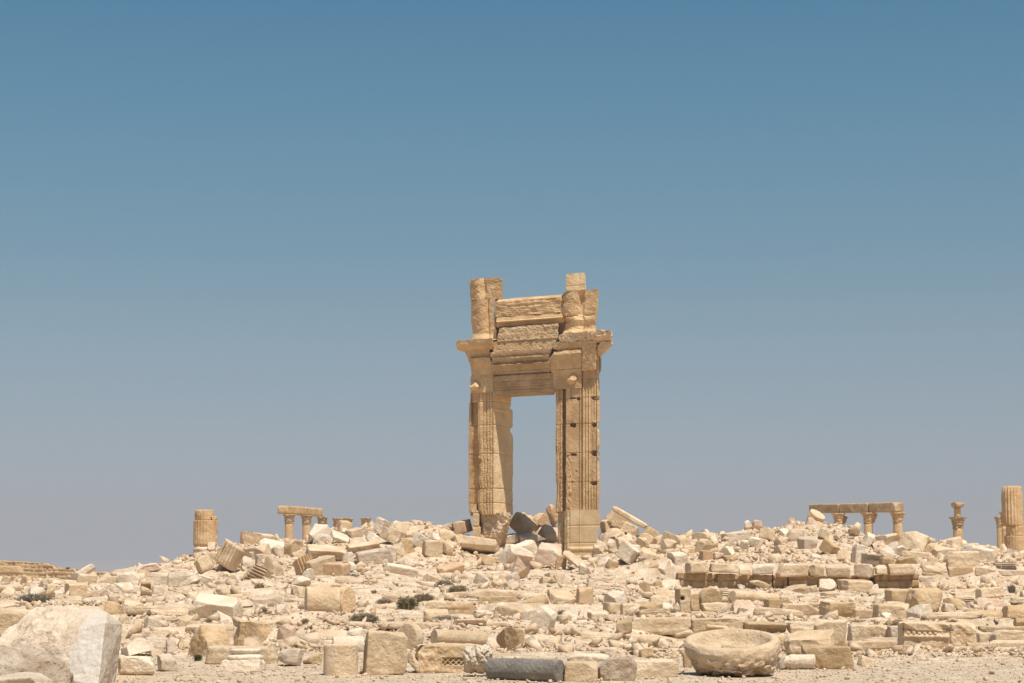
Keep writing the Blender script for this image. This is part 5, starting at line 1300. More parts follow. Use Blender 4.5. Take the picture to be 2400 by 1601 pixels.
# long moulding leaning right of the gateway
def bar(name, tile, x0, y0, x1, y1, D0, D1, wpx, mat, label, cat, seed):
    A, B = at(*tp(tile, x0, y0), D0), at(*tp(tile, x1, y1), D1)
    L = np.linalg.norm(B - A); w = wpx / TILES[tile][2] * M_PER_PX(D0)
    P, Q = rock((L, w * 2.4, w), seed, k=6, chips=2, chip=(.0, .03), rough=.006, res=60, taper=.0)
    d = Vector(B - A).normalized()
    Mx = np.array(d.to_track_quat('X', 'Z').to_matrix())
    C_ = (A + B) / 2; C_[2] -= .0
    return obj(name, P @ Mx.T, Q, M[mat], C_, label=label, cat=cat)
bar('moulding_fragment', 'D', 268, 140, 545, 300, 115.6, 115.2, 44, 'c', 'long rounded moulding leaning like a rail on the heap right of the gateway', 'cornice fragment', 31)

# ------------------------------------------------------------------ foreground pieces
# white column base
def mpp(D, tile): return M_PER_PX(D) / TILES[tile][2]
Dq = hit(*tp('B', 437, 1484)); m_ = mpp(Dq, 'B'); pq = at(*tp('B', 437, 1484), Dq)
cb = empty('moulded_stone_base', (pq[0], pq[1] + .45, pq[2]), 'white column base with rounded ring on a broken plinth before the long low rough block', 'column base')
P_, Q_ = rock((325 * m_, 325 * m_, 100 * m_), 51, k=14, chips=4, chip=(.04, .14), rough=.014, res=44)
obj('plinth', P_, Q_, M['w'], (0, 0, 48 * m_), parent=cb)
z1 = 96 * m_
place_lathe('ring_moulding', [(.01, 0), (128 * m_, 0), (142 * m_, 10 * m_), (146 * m_, 24 * m_), (140 * m_, 38 * m_), (120 * m_, 46 * m_), (112 * m_, 52 * m_), (112 * m_, 64 * m_), (118 * m_, 68 * m_), (126 * m_, 76 * m_), (122 * m_, 90 * m_), (116 * m_, 92 * m_), (.01, 94 * m_)], 72, 'w', (0, 0, z1 - .01), cb, seg=.02, amp=.012, seed=8)

# block with lattice carving
Dq = hit(*tp('C', 490, 1478)); m_ = mpp(Dq, 'C'); pq = at(*tp('C', 490, 1476), Dq)
w_, h_ = 462 * m_, 230 * m_
def lattice_block():
    nx, nz = 150, 76
    P, Q = rock((w_, h_ * 1.15, h_), 88, k=16, chips=3, chip=(.02, .10), rough=.012, res=110, taper=.03)
    fx, fz = P[:, 0] / w_ + .5, P[:, 2] / h_ + .5
    fr = P[:, 1] < -h_ * .40
    inn = fr & (fx > .42) & (fx < .88) & (fz > .30) & (fz < .56)
    lat = np.minimum(np.abs(np.sin((fx * w_ + fz * h_) * 34)), np.abs(np.sin((fx * w_ - fz * h_) * 34)))
    P[:, 1] += inn * (.012 + .05 * (lat > .45))
    P[:, 1] += (fr & (fx < .40)) * (.10 * (1 - fx / .4) * h_ * 1.4 + .05 * fbm(P * 6, 3))
    return P, Q
P_, Q_ = lattice_block()
P_ = P_ @ rotm(1, 10, 0).T
obj('carved_block', P_, Q_, M['c'], (pq[0], pq[1] + h_ * .5, pq[2] + h_ / 2 - .03), label='block with a carved lattice panel and broken left corner, left of the grey basalt column', cat='carved block')

# dark basalt column and white crumpled rock beside it
A, B = at(*tp('C', 885, 1500), 32.2), at(*tp('C', 1418, 1516), 31.6)
m_ = mpp(32, 'C'); Rr_ = 92 * m_
L_ = np.linalg.norm(B - A)
V_, Q_ = drum_mesh(Rr_, L_ + Rr_ * .4, 93, 90, amp=.038)
V_ = V_ @ np.array(Vector(B - A).normalized().to_track_quat('Z', 'Y').to_matrix()).T
C_ = (A + B) / 2; C_[2] = Rr_ * .93
obj('basalt_column', V_, Q_, M['b'], C_, label='dark grey basalt column piece lying at the bottom edge of the photo', cat='column drum')
Dq = 32.6; pq = at(*tp('C', 740, 1575), Dq); m_ = mpp(Dq, 'C')
P_, Q_ = rock((250 * m_, 240 * m_, 190 * m_), 94, k=4, chips=5, rough=.05, res=60, feature=.22)
th_ = np.arctan2(P_[:, 2], P_[:, 0]); P_ += (P_ / (np.linalg.norm(P_, axis=1)[:, None] + 1e-6)) * (np.abs(np.sin(P_[:, 0] * 17 + P_[:, 2] * 7 + fbm(P_ * 3, 3) * 5)) * .045)[:, None]
obj('folded_rock', P_, Q_, M['w'], (pq[0], pq[1] + .5, .30), label='white rock with wrinkled folds touching the left end of the grey basalt column', cat='boulder')

# round stone basin
Dq = 33.0
(ax_, ay_), (bx_, by_) = tp('D', 853, 1165), tp('D', 1618, 1516)
pl, pr_ = at(ax_, by_, Dq + .9), at(bx_, by_, Dq + .9)
Rb = (pr_[0] - pl[0]) / 2; cxb = (pl[0] + pr_[0]) / 2
pb = at((ax_ + bx_) / 2, by_ - 2, Dq)
Hb = .70
n_ = 150
prof = [(.01, 0), (Rb * .80, 0), (Rb * .88, .05), (Rb * .96, .25), (Rb * 1.0, .48), (Rb, .60), (Rb * .97, .68), (Rb * .90, .70), (Rb * .84, .70), (Rb * .79, .64), (Rb * .74, .48), (Rb * .62, .36), (.01, .34)]
def rb_(T, Z, r): return r * (1 + .025 * np.sin(T * 2 + 1) + .015 * np.sin(T * 3))
V_, Q_ = lathe(prof, n_, rb_, .022)
inner = ((np.hypot(V_[:, 0], V_[:, 1]) < Rb * .86) & (V_[:, 2] > .30)) | (V_[:, 2] > .64)
d_ = np.where(inner, .25, 1.0)
dv = V_ - np.array([0, 0, .35]); dv /= np.linalg.norm(dv, axis=1)[:, None]
low = sstep(.58, .30, V_[:, 2])
rou = np.abs(fbm(V_ * 3.2 + 4, 4)) * .36 * low + np.clip(fbm(V_ * 6 + 2, 3) - .05, 0, 1) * .20 * low + fbm(V_ * 2.2, 3) * .035 + fbm(V_ * 14, 3) * .014
V_ = V_ - dv * (rou * d_)[:, None]
zb_ = V_[:, 2].copy(); V_[:, 2] = zb_ * .86 + .02 * (V_[:, 0] / Rb) + .16 * V_[:, 1] / Rb * sstep(.0, .4, zb_)
V_[:, 0] += .07 * sstep(.5, .0, zb_) * np.where(V_[:, 0] < 0, 1.6, .6)
V_[:, 2] = np.maximum(V_[:, 2], -.06)
bas = obj('stone_basin', V_, Q_, M['c'], (cxb, Dq + Rb, pb[2] - .02), label='large round carved stone basin with rough underside, on gravel in the right foreground', cat='stone basin')
P_, Q_ = rock((.42, .30, .17), 97, k=4, rough=.02, res=22)
obj('loose_stone', P_, Q_, M['c'], (cxb - .02, Dq + Rb * .72, pb[2] + .40), label='flat rounded stone lying inside the large round basin', cat='stone')

# great carved block at the right
Dq = 50.0; (ax_, ay_), (bx_, by_) = tp('E', 970, 1090), tp('E', 1562, 1345)
Dq = hit((ax_ + bx_) / 2, by_ - 6)
p0_, p1_, pt_ = at(ax_, by_, Dq), at(bx_, by_, Dq), at(ax_, ay_, Dq)
w_, h_ = p1_[0] - p0_[0], pt_[2] - p0_[2]
P_, Q_ = rock((w_, h_ * .9, h_), 101, k=18, chips=4, chip=(.01, .07), rough=.008, res=150, taper=.02)
fx, fz = P_[:, 0] / w_ + .5, P_[:, 2] / h_ + .5
fr = P_[:, 1] < -h_ * .30
P_[:, 1] += fr * np.interp(fz, [0, .52, .54, .60, .62, .66, .74, .76, 1], [.0, .0, -.05, -.05, .02, .03, .05, .0, -.02]) * (fx < .64) * h_
bd = fr & (fx < .5) & (fz > .63) & (fz < .72)
P_[:, 1] += bd * (.035 - .07 * np.abs(np.sin(fx * w_ * 26)))
up = fr & (fz > .76) & (fx < .7)
P_[:, 1] += up * np.clip(np.sin(fx * w_ * 7 + fz * 9), 0, 1) * .07
P_[:, 1] -= (fr & (fx > .66)) * (.06 + .05 * fbm(P_ * 5, 3))
P_ = P_ @ rotm(1, -5, 2).T
P_ = fit(P_, p0_[0], p1_[0], h_, Dq)
obj('carved_block', P_, Q_, M['c'], ((p0_[0] + p1_[0]) / 2, Dq, p0_[2] - .03), label='great carved block with a beaded band on its front, in the right foreground ledge', cat='carved block')

# fallen small capital, white, lying
Dq = hit(*tp('E', 185, 1470)); pq = at(*tp('E', 190, 1468), Dq); m_ = mpp(Dq, 'E')
fc = empty('fallen_capital', (pq[0], pq[1] + .3, pq[2] + 56 * m_), 'small white moulded capital lying on its side in front of the trapezoid block', 'column capital')
V_, Q_ = lathe([(.01, 0), (40 * m_, 0), (44 * m_, 30 * m_), (58 * m_, 60 * m_), (60 * m_, 90 * m_), (54 * m_, 95 * m_), (56 * m_, 240 * m_), (.01, 245 * m_)], 60, None, .02)
V_ = weather(V_, .015, .2, 5)
V_ = V_[:, [2, 1, 0]] * np.array([1, 1, -1]); V_[:, 0] -= 130 * m_
obj('capital_body', V_, Q_, M['w'], (10 * m_, 0, 0), parent=fc)
P_, Q_ = rock((70 * m_, 105 * m_, 105 * m_), 12, k=7, chips=4, rough=.03, res=22)
obj('leafy_end', P_, Q_, M['g'], (-120 * m_, 0, 0), parent=fc)

# ------------------------------------------------------------------ masonry walls
def masonry(name, x0, x1, D, ytop, zb, rows, mat, label, cat, seed, holes=(), bw=(.5, 1.0), dxy=0.0, thick=.8, res=.045):
    """wall of individual looking stones in one relief mesh; ytop: list of (px, py)"""
    A, B = at(x0, 1340, D), at(x1, 1340, D + dxy)
    L = np.hypot(*(B - A)[:2]); n = int(L / res); zt = max(at(p[0], p[1], D)[2] for p in ytop)
    nz = int((zt - zb) / res) + 1
    u = np.linspace(0, 1, n); k = np.linspace(0, 1, nz)
    U, K = np.meshgrid(u, k, indexing='ij')
    px = x0 + (x1 - x0) * U
    top = np.array([EYE + (HOR - np.interp(q, [p[0] for p in ytop], [p[1] for p in ytop])) * M_PER_PX(D) for q in px[:, 0]])
    Z = zb + (top[:, None] - zb) * K
    Z[:, -1] += fbm(np.stack([u * L * 4, u * 0, u * 0 + seed], 1), 3) * .05
    rng = RS(seed); hrow = (zt - zb) / rows
    wob = fbm(np.stack([(U * L).ravel() * 1.2, Z.ravel() * 1.2, Z.ravel() * 0 + seed], 1), 2).reshape(U.shape) * .10
    r_ = np.floor((Z + wob - zb) / hrow).astype(int); fr = (Z + wob - zb) / hrow - r_
    dep = np.zeros_like(U)
    for r in range(rows + 2):
        mk = r_ == r
        if not mk.any(): continue
        cuts = np.cumsum(rng.uniform(bw[0], bw[1], int(L / bw[0]) + 4)) - rng.uniform(0, 1)
        pos = (U * L + wob)[mk]
        i = np.searchsorted(cuts, pos)
        lo = np.where(i > 0, cuts[np.maximum(i - 1, 0)], cuts[0] - 1); hi = cuts[np.minimum(i, len(cuts) - 1)]
        e = np.minimum(np.minimum(pos - lo, hi - pos) / .07, np.minimum(fr[mk], 1 - fr[mk]) * hrow / .05)
        dep[mk] = -np.clip(e, 0, 1) * .09 + rng.uniform(-.05, .05, len(cuts) + 2)[i]
    nn = fbm(np.stack([(U * L).ravel() / .18, Z.ravel() / .18, Z.ravel() * 0 + 3], 1), 3).reshape(U.shape) * .035
    for (hx0, hy0, hx1, hy1) in holes:
        z1_, z0_ = EYE + (HOR - hy0) * M_PER_PX(D), EYE + (HOR - hy1) * M_PER_PX(D)
        dep = dep + ((px > hx0) & (px < hx1) & (Z > z0_) & (Z < z1_)) * .9
    X = A[0] + (B[0] - A[0]) * U; Y = A[1] + (B[1] - A[1]) * U + dep + nn
    F_ = np.stack([X, Y, Z], -1).reshape(-1, 3)
    G_ = np.stack([X, A[1] + (B[1] - A[1]) * U + thick + .5, Z], -1).reshape(-1, 3)
    V = np.concatenate([F_, G_]); o_ = len(F_)
    i, j = np.meshgrid(np.arange(n - 1), np.arange(nz - 1), indexing='ij'); a = (i * nz + j).ravel(); b = ((i + 1) * nz + j).ravel()
    Q = [np.stack([a, b, b + 1, a + 1], 1), np.stack([a + o_, a + 1 + o_, b + 1 + o_, b + o_], 1)]
    i = np.arange(n - 1); t = i * nz + nz - 1; Q.append(np.stack([t, t + nz, t + nz + o_, t + o_], 1)); t = i * nz; Q.append(np.stack([t, t + o_, t + nz + o_, t + nz], 1))
    j = np.arange(nz - 1); Q.append(np.stack([j, j + 1, j + 1 + o_, j + o_], 1)); j = j + (n - 1) * nz; Q.append(np.stack([j, j + o_, j + 1 + o_, j + 1], 1))
    base = np.array([A[0], A[1], zb]); 
    return obj(name, V - base, np.concatenate(Q), M[mat], base, label=label, cat=cat)
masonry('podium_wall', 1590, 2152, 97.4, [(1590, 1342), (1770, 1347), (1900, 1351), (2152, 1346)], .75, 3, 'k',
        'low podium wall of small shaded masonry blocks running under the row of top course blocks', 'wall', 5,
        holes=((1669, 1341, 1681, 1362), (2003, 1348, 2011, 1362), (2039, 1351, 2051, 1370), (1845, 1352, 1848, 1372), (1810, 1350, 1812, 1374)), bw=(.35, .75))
masonry('boundary_wall', -160, 262, 150, [(-160, 1313), (0, 1314), (60, 1317), (110, 1321), (124, 1328), (126, 1331), (172, 1333), (176, 1341), (246, 1341), (262, 1346)], .6, 8, 't',
        'dry stone boundary wall of many small stones stepping down on the far left', 'wall', 9, bw=(.25, .6), res=.07)
masonry('boundary_wall', 252, 330, 165, [(252, 1341), (290, 1344), (300, 1352), (330, 1344)], .6, 4, 't',
        'far low stretch of ruined wall seen between the pointed slab and the pinkish boulder', 'wall', 12, bw=(.25, .6), res=.09)

# ------------------------------------------------------------------ ground, rubble, hills, plants
def relief(X, Y):
    det = (np.abs(np.arctan2(X, Y)) < .3) * (np.hypot(X, Y) < 140) * (Y > 1)
    P = np.stack([X, Y, X * 0], 1)
    rough = sstep(34, 52, Y)
    n1 = fbm(P / 1.3, 4) * .12 + fbm(P / .38 + 7, 3) * .07
    rd = np.abs(fbm(P / np.array([5, 1.2, 1]) + 31, 3)) * .22
    Zn = n1 * (.22 + .78 * rough) + (rd - .05) * rough
    mnd = sstep(101, 108, Y) * (np.abs(X) < 40)
    Zn += mnd * fbm(P / .5 + 3, 3) * .14
    ld = fbm(P / np.array([6, 2.2, 1]) + 90, 3) * 5      # low ledges of bedrock
    Zn += (np.floor(ld) * .09) * rough * (1 - mnd)
    return Zn * det
def build_ground():
    # polar sheet: fine inside the view, coarse outside; one mesh to the horizon
    a1 = np.concatenate([np.arange(-180, -20, 4.0), np.arange(-20, -15.5, .5), np.arange(-15.5, 15.5, .075), np.arange(15.5, 20, .5), np.arange(20, 180, 4.0)])
    rr = np.concatenate([[1.0, 4, 8, 12, 16, 20, 23], np.geomspace(25, 60, 300)[:-1], np.linspace(60, 135, 330), np.geomspace(137, 400, 30), np.geomspace(440, 40000, 30)])
    A_, R_ = np.meshgrid(np.radians(a1), rr, indexing='ij')
    X, Y = R_ * np.sin(A_), R_ * np.cos(A_)
    Z = H(X.ravel(), np.where(Y.ravel() < 1, 1, Y.ravel())).reshape(X.shape) * (Y > 1)
    Z = Z + relief(X.ravel(), Y.ravel()).reshape(X.shape)
    na, nr = X.shape
    V = np.stack([X, Y, Z], -1).reshape(-1, 3)
    V = np.concatenate([V, [[0, 0, 0]]])
    i, j = np.meshgrid(np.arange(na), np.arange(nr - 1), indexing='ij')
    a = i * nr + j; b = ((i + 1) % na) * nr + j
    Q = np.stack([a, a + 1, b + 1, b], -1).reshape(-1, 4)
    fan = [(int(k * nr), int(((k + 1) % na) * nr), len(V) - 1) for k in range(na)]
    me = bpy.data.meshes.new('ground')
    o = obj('ground', V, Q, M['ground'], kind='structure')
    me = o.data
    at_ = me.attributes.new('track', 'FLOAT', 'POINT')
    tr = sstep(44, 34, V[:, 1]) * 1.0
    q = 1200 + 4699 * V[:, 0] / np.maximum(V[:, 1], 1)
    tr = np.clip(tr + sstep(.12, .0, np.abs(fbm(V / 2.0, 2))) * .3, 0, 1) * (V[:, 1] > 0) + (V[:, 1] <= 0) * 1.0
    far = sstep(200, 600, np.hypot(V[:, 0], V[:, 1]))
    at_.data.foreach_set('value', np.clip(tr + far * .5, 0, 1).astype(np.float32))
    return o
build_ground()

# ------------------------------------------------------------------ dry desert shrubs
def shrub(tile, x0, y0, x1, y1, mats, label, n=260, seed=1, cat='shrub', name='dry_shrub', droop=.35):
    (ax, ay), (bx, by) = tp(tile, x0, y0), tp(tile, x1, y1)
    D = hit((ax + bx) / 2, by) or 117
    p0, p1, pt = at(ax, by, D), at(bx, by, D), at(ax, ay, D)
    w, h = (p1[0] - p0[0]) / 2, pt[2] - p0[2]
    rng = RS(seed)
    root = None
    for mi, (mk, share) in enumerate(mats):
        V, Q = [], []
        for i in range(int(n * share * 1.7)):
            a = rng.uniform(0, 2 * np.pi); r = rng.uniform(0, .55) ** .7
            b0 = np.array([math.cos(a) * r * w * .8, math.sin(a) * r * w * .5, 0])
            le = rng.uniform(.6, 1.1)
            out = np.array([math.cos(a) * w * rng.uniform(.15, .7), math.sin(a) * w * rng.uniform(.1, .5), h * le])
            tip = b0 + out; mid = b0 + out * .5 + np.array([0, 0, h * .12])
            tip[2] = min(tip[2], h * (1.05 - .5 * (abs(tip[0]) / w) ** 2)) 
            s = np.array([-math.sin(a + rng.normal()), math.cos(a), 0]) * h * rng.uniform(.012, .03)
            k = len(V)
            V += [b0 - s, b0 + s, mid + s * .8, mid - s * .8, tip, tip + s * .3]
            Q += [(k, k + 1, k + 2, k + 3), (k + 3, k + 2, k + 5, k + 4)]
            for t in range(3):                       # side sprigs
                f = rng.uniform(.35, 1); c0 = b0 + (tip - b0) * f
                d = rng.normal(size=3) * h * .10; d[2] = abs(d[2]); ss = rng.normal(size=3) * h * .022
                k = len(V); V += [c0 - ss, c0 + ss, c0 + d + ss * .5, c0 + d - ss * .5]; Q.append((k, k + 1, k + 2, k + 3))
        base = ((p0[0] + p1[0]) / 2, D + w * .3, p0[2] - .01)
        if mi == 0: placed.append((base[0], D + w * .3, p0[2], 2 * w, w, h))
        if root is None:
            root = obj(name, V, Q, M[mk], base, label=label, cat=cat, group='small desert shrubs growing in the rubble')
        else:
            obj('green_sprigs', V, Q, M[mk], (0, 0, .01), parent=root)
SH = [('A', 118, 845, 432, 935, [('olive', 1)], 'wide grey green bush among stones at the far left', 700),
      ('A', 143, 914, 284, 962, [('olive', 1)], 'dark low bush under the wide grey green bush', 300),
      ('A', 1252, 856, 1304, 888, [('olive', 1)], 'tiny dark tuft on the slope under the layered course', 90),
      ('A', 1373, 886, 1444, 928, [('green', 1)], 'tiny green tuft left of the very large pale flat rock', 110),
      ('A', 1128, 932, 1224, 978, [('olive', 1)], 'dark grey tuft left of the small squared pink stone', 160),
      ('A', 1082, 1153, 1172, 1196, [('green', .6), ('dry', .4)], 'low green plant above the round grey boulder', 150),
      ('A', 1572, 1328, 1648, 1392, [('green', .7), ('dry', .3)], 'green plant at the lower right corner of the long brown block', 170),
      ('B', 1236, 678, 1424, 734, [('olive', .6), ('dry', .4)], 'wide dry bush under the orange sandstone block', 320),
      ('B', 533, 752, 628, 818, [('dry', 1)], 'dry tuft below the fluted half drum', 150),
      ('B', 573, 946, 654, 1008, [('dry', 1)], 'dry brown tuft below the flat pinkish sunken slab', 130),
      ('B', 788, 893, 862, 938, [('olive', 1)], 'small dark tuft left of the big lying drum', 130),
      ('B', 1308, 1002, 1554, 1098, [('olive', .6), ('dry', .4)], 'spreading dark bush right of the big lying drum', 520),
      ('B', 1528, 878, 1668, 930, [('dry', 1)], 'dry bush on the slope above the spreading dark bush', 240),
      ('B', 1488, 805, 1548, 838, [('olive', 1)], 'tiny round dark tuft high on the slope above the dry bush', 80),
      ('B', 418, 1002, 484, 1042, [('dry', .6), ('green', .4)], 'small yellowish tuft right of the pointed white stone', 100),
      ('B', 918, 1038, 988, 1088, [('dry', 1)], 'small twiggy tuft right below the big lying drum', 110),
      ('B', 1590, 1048, 1740, 1088, [('olive', 1)], 'flat grey bush left of the rounded drum end', 240),
      ('B', 106, 1052, 236, 1098, [('dry', 1)], 'dry grass behind the long brown block', 200),
      ('C', 408, 733, 572, 808, [('olive', .8), ('dry', .2)], 'dark bush, left of two touching bushes below the gateway heap', 380),
      ('C', 518, 773, 686, 842, [('dry', .8), ('olive', .2)], 'brown bush, right of two touching bushes below the gateway heap', 380),
      ('C', 228, 838, 414, 908, [('dry', .7), ('olive', .3)], 'brown bush up and right of the bright green one', 360),
      ('C', 93, 872, 282, 972, [('green', .35), ('dry', .65)], 'round bush with a bright green heart in the middle of the slope', 420),
      ('C', 368, 1018, 634, 1088, [('olive', .9), ('dry', .1)], 'wide grey bush above the long lying shaft', 480),
      ('C', 118, 1033, 208, 1078, [('olive', 1)], 'small grey tuft left of the wide grey bush', 140),
      ('C', 1508, 688, 1554, 720, [('olive', 1)], 'tiny dark tuft below the plank like slab', 70),
      ('C', 1402, 972, 1504, 1022, [('olive', 1)], 'grey tuft behind the small squared stone', 160),
      ('C', 866, 926, 962, 988, [('olive', 1)], 'dark weed growing under the undercut ledge', 150),
      ('D', 696, 968, 794, 1034, [('dry', 1)], 'twiggy weed above the stepped ledge, below the domed stone', 150),
      ('D', 1126, 983, 1230, 1044, [('dry', 1)], 'brown grass tuft in front of the low grey terrace block', 190),
      ('D', 1190, 428, 1304, 480, [('dry', 1)], 'dry weeds under the grey layered slab on the right heap', 160),
      ('E', 1556, 752, 1664, 812, [('dry', 1)], 'dry tuft under the layered block near the right edge', 170),
      ('E', 1572, 1288, 1724, 1348, [('dry', 1)], 'brown twigs under the far right ledge blocks', 230),
      ('E', 878, 1078, 988, 1128, [('straw', 1)], 'pale straw grass left of the great carved block', 200),
      ('E', 556, 1078, 704, 1126, [('straw', 1)], 'pale straw grass above the streaked ledge block', 240),
      ('E', 1766, 816, 1834, 884, [('dry', .7), ('olive', .3)], 'dark dry weed close to the right edge', 120)]
for i_, s_ in enumerate(SH): shrub(*s_[:7], n=s_[7], seed=200 + i_)

def clear_of(X, Y, S, infront=1.3):
    """False where a piece of size S would stand in or just before one of the built stones"""
    ok = np.ones(len(X), bool)
    for (px_, py_, pz_, w, d, h) in placed:
        y0 = py_ - d * .5
        m = (np.abs(X - px_) < w * .5 + S * .35) & (Y > y0 - infront * np.minimum(S * 1.6, 1.1) - .05) & (Y < y0 + d * .8)
        ok &= ~(m & (S > .13))
    return ok
def scatter(name, n, seed, region, size, mat, label, protos=24, flat=(.5, .9), power=2.2, avoid=True, sink=.25, kind='stuff'):
    rng = RS(seed)
    PR = [hull_proto(rng, (1, rng.uniform(.55, 1), rng.uniform(*flat)), rng.randint(9, 15)) for k in range(protos)]
    X, Y, Z, S = region(rng, n)
    S = size[0] * (1 - rng.rand(len(X)) * (1 - (size[0] / size[1]) ** power)) ** (-1 / power) * S
    kk = clear_of(X, Y, S); X, Y, Z, S = X[kk], Y[kk], Z[kk], S[kk]
    VV, QQ, off = [], [], 0
    which = rng.randint(protos, size=len(X))
    for k in range(protos):
        mk = which == k; m = mk.sum()
        if not m: continue
        ang = rng.uniform(0, 2 * np.pi, m); tl = rng.normal(0, .35, m); tr = rng.normal(0, .35, m)
        ca, sa = np.cos(ang), np.sin(ang)
        p, Q = PR[k]
        x = p[None, :, 0] * ca[:, None] - p[None, :, 1] * sa[:, None]
        y = p[None, :, 0] * sa[:, None] + p[None, :, 1] * ca[:, None]
        z = p[None, :, 2] + x * tl[:, None] + y * tr[:, None]
        s = S[mk][:, None]
        v = np.stack([x * s + X[mk][:, None], y * s + Y[mk][:, None], z * s + (Z[mk] + S[mk] * sink)[:, None]], -1)
        VV.append(v.reshape(-1, 3))
        QQ.append((Q[None] + (np.arange(m) * len(p))[:, None, None] + off).reshape(-1, 3)); off += m * len(p)
    o = obj(name, np.concatenate(VV), np.concatenate(QQ), mat, kind=kind)
    if label: o['label'] = label
    return o
def reg(y0, y1, q0=-330, q1=2730, dens=None, grow=0.0):
    def f(rng, n):
        u = rng.rand(n); Y = y0 * (y1 / y0) ** u
        q = rng.uniform(q0, q1, n); X = (q - 1200) / 4699 * Y
        if dens is not None:
            k = rng.rand(n) < dens(X, Y, q); X, Y, q = X[k], Y[k], q[k]
        z = H(X, Y) + relief(X, Y)
        return X, Y, z, 1 + grow * (Y / y0 - 1)
    return f
def patch(X, Y, q):
    P = np.stack([X / 1.5, Y / 3.0, X * 0 + 50], 1)
    return np.clip(.50 + fbm(P, 3) * 1.4, .05, 1)
def rub(name): 
    return stone(name, (.48, .335, .205), (.655, .495, .33), (.79, .645, .47), stain=(.54, .32, .17), stain_amt=.6, bump=.35, scale=2.0, vary=0)
M['rubble'] = rub('loose_rubble')
scatter('small_rubble', 80000, 3, reg(41, 105, dens=patch), (.05, .55), M['rubble'], 'small broken limestone pieces strewn over the whole slope', flat=(.35, .8), power=2.15)
def mound(X, Y, q): return np.clip(.75 + 0 * X, 0, 1) * (np.abs(X) < 60)
scatter('heap_rubble', 12000, 4, reg(100, 123, dens=mound), (.13, .75), M['rubble'], 'broken limestone pieces filling the heaps along the skyline', flat=(.45, .95), power=1.9, sink=.15)
scatter('slope_rubble', 2600, 8, reg(95.5, 101, 2120, 2460), (.12, .7), M['rubble'], 'broken limestone pieces on the bank at the far right', flat=(.45, .95), power=1.9, sink=.15)
scatter('gravel', 13000, 5, reg(28.5, 44), (.018, .11), M['rubble'], 'fine gravel and pebbles on the bare track in the foreground', flat=(.4, .8), power=2.4, protos=12)
def ledge_reg(rng, n):
    X, Y, z, s = reg(44, 99, dens=lambda X, Y, q: np.where(q > 1450, .95, .6))(rng, n)
    return X, Y, z - .03, s
def ledge_slabs():
    rng = RS(77); VV, QQ, off = [], [], 0
    X, Y, Z, S = ledge_reg(rng, 650)
    kk = clear_of(X, Y, X * 0 + .75); X, Y, Z = X[kk], Y[kk], Z[kk]
    for i in range(len(X)):
        w = rng.uniform(.5, 1.9); d = rng.uniform(.35, .9); h = rng.uniform(.10, .28)
        P, Q = rock((w, d, h), 9000 + i, k=10, chips=4, chip=(.03, .2), rough=.012, strata=.012, res=12, taper=.12)
        a = rng.normal(0, .16); c, s = math.cos(a), math.sin(a)
        P = np.stack([P[:, 0] * c - P[:, 1] * s, P[:, 0] * s + P[:, 1] * c, P[:, 2] + P[:, 0] * rng.normal(0, .04)], 1)
        VV.append(P + np.array([X[i], Y[i], Z[i] + h * .3])); QQ.append(Q + off); off += len(P)
    o = obj('ledge_rock', np.concatenate(VV), np.concatenate(QQ), M['l'], kind='stuff')
    o['label'] = 'low flat outcrops of layered limestone breaking through the slope'
ledge_slabs()

# ------------------------------------------------------------------ middle sized loose blocks, each its own thing
ZONES = [('squarish stone wedged among the bigger blocks of the left heap', 'loose blocks of the left heap', (480, 1080), (101, 117), 26),
         ('angular broken stone on the heap between the gateway and the podium', 'loose blocks right of the gateway', (1400, 1640), (99, 116), 14),
         ('angular broken stone lying on the long right heap above the podium wall', 'loose blocks of the right heap', (1640, 2390), (100, 117), 30),
         ('angular stone lying loose on the open left slope', 'loose blocks of the open left slope', (40, 1420), (46, 99), 80),
         ('angular stone lying loose among the right terraces', 'loose blocks of the right terraces', (1430, 2400), (52, 97), 55)]
_pr = []
TONE = {'c': 'cream', 'w': 'white', 'p': 'pinkish', 'l': 'streaked'}
def near_label(o, tone, form, used):
    q = lambda L: (1200 + 4699 * L[0] / L[1], HOR - 4699 * (L[2] - EYE) / L[1])
    x, y = q(o.location)
    best = sorted(REFS, key=lambda r: (r[0] - x) ** 2 + 2 * (r[1] - y) ** 2)
    for rx, ry, lb in best[:12]:
        dx, dy = x - rx, y - ry
        rel = ('right of' if dx > 0 else 'left of') if abs(dx) > 1.2 * abs(dy) else ('below' if dy > 0 else 'above')
        t = f'loose {tone} {form} block {rel} the {lb}'
        if t not in used and len(t.split()) <= 16:
            used.add(t); return t
    return f'loose {tone} {form} block on the heap'
import re as _re
REFS = []
for o in COL.objects:
    if o.get('category') and o.location[1] > 30 and o.location[1] < 130 and o.get('label'):
        lb = _re.split(r',| with | that | from | in | on | resting | lying | standing ', o['label'])[0]
        if 2 <= len(lb.split()) <= 9: REFS.append((1200 + 4699 * o.location[0] / o.location[1], HOR - 4699 * (o.location[2] + .4 - EYE) / o.location[1], lb))
_cnt = {}
for r in REFS: _cnt[r[2]] = _cnt.get(r[2], 0) + 1
REFS = [r for r in REFS if _cnt[r[2]] == 1]
_used = set()
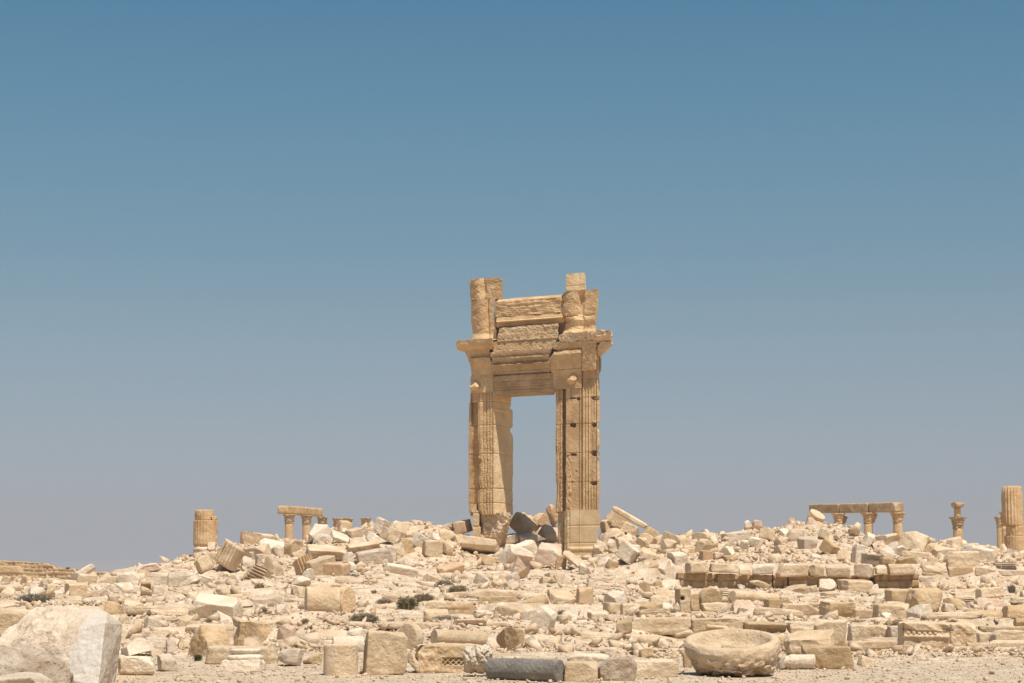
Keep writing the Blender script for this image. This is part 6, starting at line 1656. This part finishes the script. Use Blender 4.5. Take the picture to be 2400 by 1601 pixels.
for (lab, grp, (qa, qb), (ya, yb), n_) in ZONES:
    rng = RS(len(grp) * 13)
    src = []
    for k in range(5):
        P_, Q_ = rock((rng.uniform(.7, 1.1), rng.uniform(.55, .9), rng.uniform(.5, .8)), 500 + k + len(lab), k=24, chips=11, chip=(.03, .24), rough=.013, res=18, taper=.15)
        P_[:, 2] -= P_[:, 2].min()
        o = obj('loose_block', P_, Q_, M['cwpcl'[k]], label=lab, cat='stone block', group=grp)
        src.append(o)
    for i in range(n_):
        o = src[i] if i < 5 else src[i % 5].copy()
        if i >= 5: COL.objects.link(o)
        for _ in range(40):
            Y = ya * (yb / ya) ** rng.rand(); q = rng.uniform(qa, qb); X = (q - 1200) / 4699 * Y
            if Y > 99 or clear_of(np.array([X]), np.array([Y]), np.array([.8]))[0]: break
        o.location = (X, Y, float((H([X], [Y]) + relief(np.array([X]), np.array([Y])))[0]) - .10)
        s = rng.uniform(.6, 1.15) if ya > 98 else rng.uniform(.3, .55) * (1 + .6 * sstep(50, 95, Y)); o.scale = (s, s, s)
        o.rotation_euler = (rng.normal(0, .3), rng.normal(0, .35), rng.uniform(0, 6.28))
        o['label'] = near_label(o, TONE['cwpcl'[i % 5]], 'squarish' if i % 5 == 3 else 'angular', _used)

# ------------------------------------------------------------------ distant hills and the plain's edge
def hills():
    xs = np.linspace(-5200, 2600, 260); ys = np.linspace(0, 1, 14)
    X, K = np.meshgrid(xs, ys, indexing='ij')
    D = 7600.0
    q = 1200 + 4699 * X / D
    top = np.interp(q, [-2200, -700, 0, 130, 200, 260, 330, 400, 520, 700, 1000, 1400, 2300], [30, 60, 50, 47, 56, 60, 60, 58, 46, 34, 22, 12, 0])
    top = top + fbm(np.stack([X.ravel() / 500, X.ravel() * 0, X.ravel() * 0], 1), 4).reshape(X.shape) * 7
    Z = top * np.sin(K * np.pi) ** .7 - 3
    Y = D - 1200 + K * 2400 + fbm(np.stack([X.ravel() / 700, K.ravel() * 3, X.ravel() * 0 + 2], 1), 3).reshape(X.shape) * 300
    Z += fbm(np.stack([X.ravel() / 160, K.ravel() * 9, X.ravel() * 0 + 5], 1), 4).reshape(X.shape) * 5 * np.sin(K * np.pi)
    V = np.stack([X, Y, Z], -1).reshape(-1, 3)
    n, m = X.shape; i, j = np.meshgrid(np.arange(n - 1), np.arange(m - 1), indexing='ij'); a = i * m + j; b = a + m
    obj('hills', V, np.stack([a, b, b + 1, a + 1], -1).reshape(-1, 4), M['hill'], kind='structure', smooth=True)
hills()

shrub('A', 530, 622, 572, 638, [('green', 1)], 'small green bush showing over the boundary wall', n=120, seed=300)

# ------------------------------------------------------------------ dusty desert air
def haze():
    x0, x1, y0, y1, z0, z1 = -9000, 9000, -400, 11000, -6, 95
    V = [(x, y, z) for x in (x0, x1) for y in (y0, y1) for z in (z0, z1)]
    Q = [(0, 1, 3, 2), (4, 6, 7, 5), (0, 4, 5, 1), (2, 3, 7, 6), (0, 2, 6, 4), (1, 5, 7, 3)]
    m = bpy.data.materials.new('haze'); n, l = nodes_of(m); n.clear()
    v = n.new('ShaderNodeVolumePrincipled'); v.inputs['Color'].default_value = (.80, .78, .80, 1)
    v.inputs['Density'].default_value = 3.2e-4; v.inputs['Anisotropy'].default_value = .0
    o = n.new('ShaderNodeOutputMaterial'); l.new(v.outputs[0], o.inputs['Volume'])
    obj('haze', V, Q, m, kind='stuff')
haze()
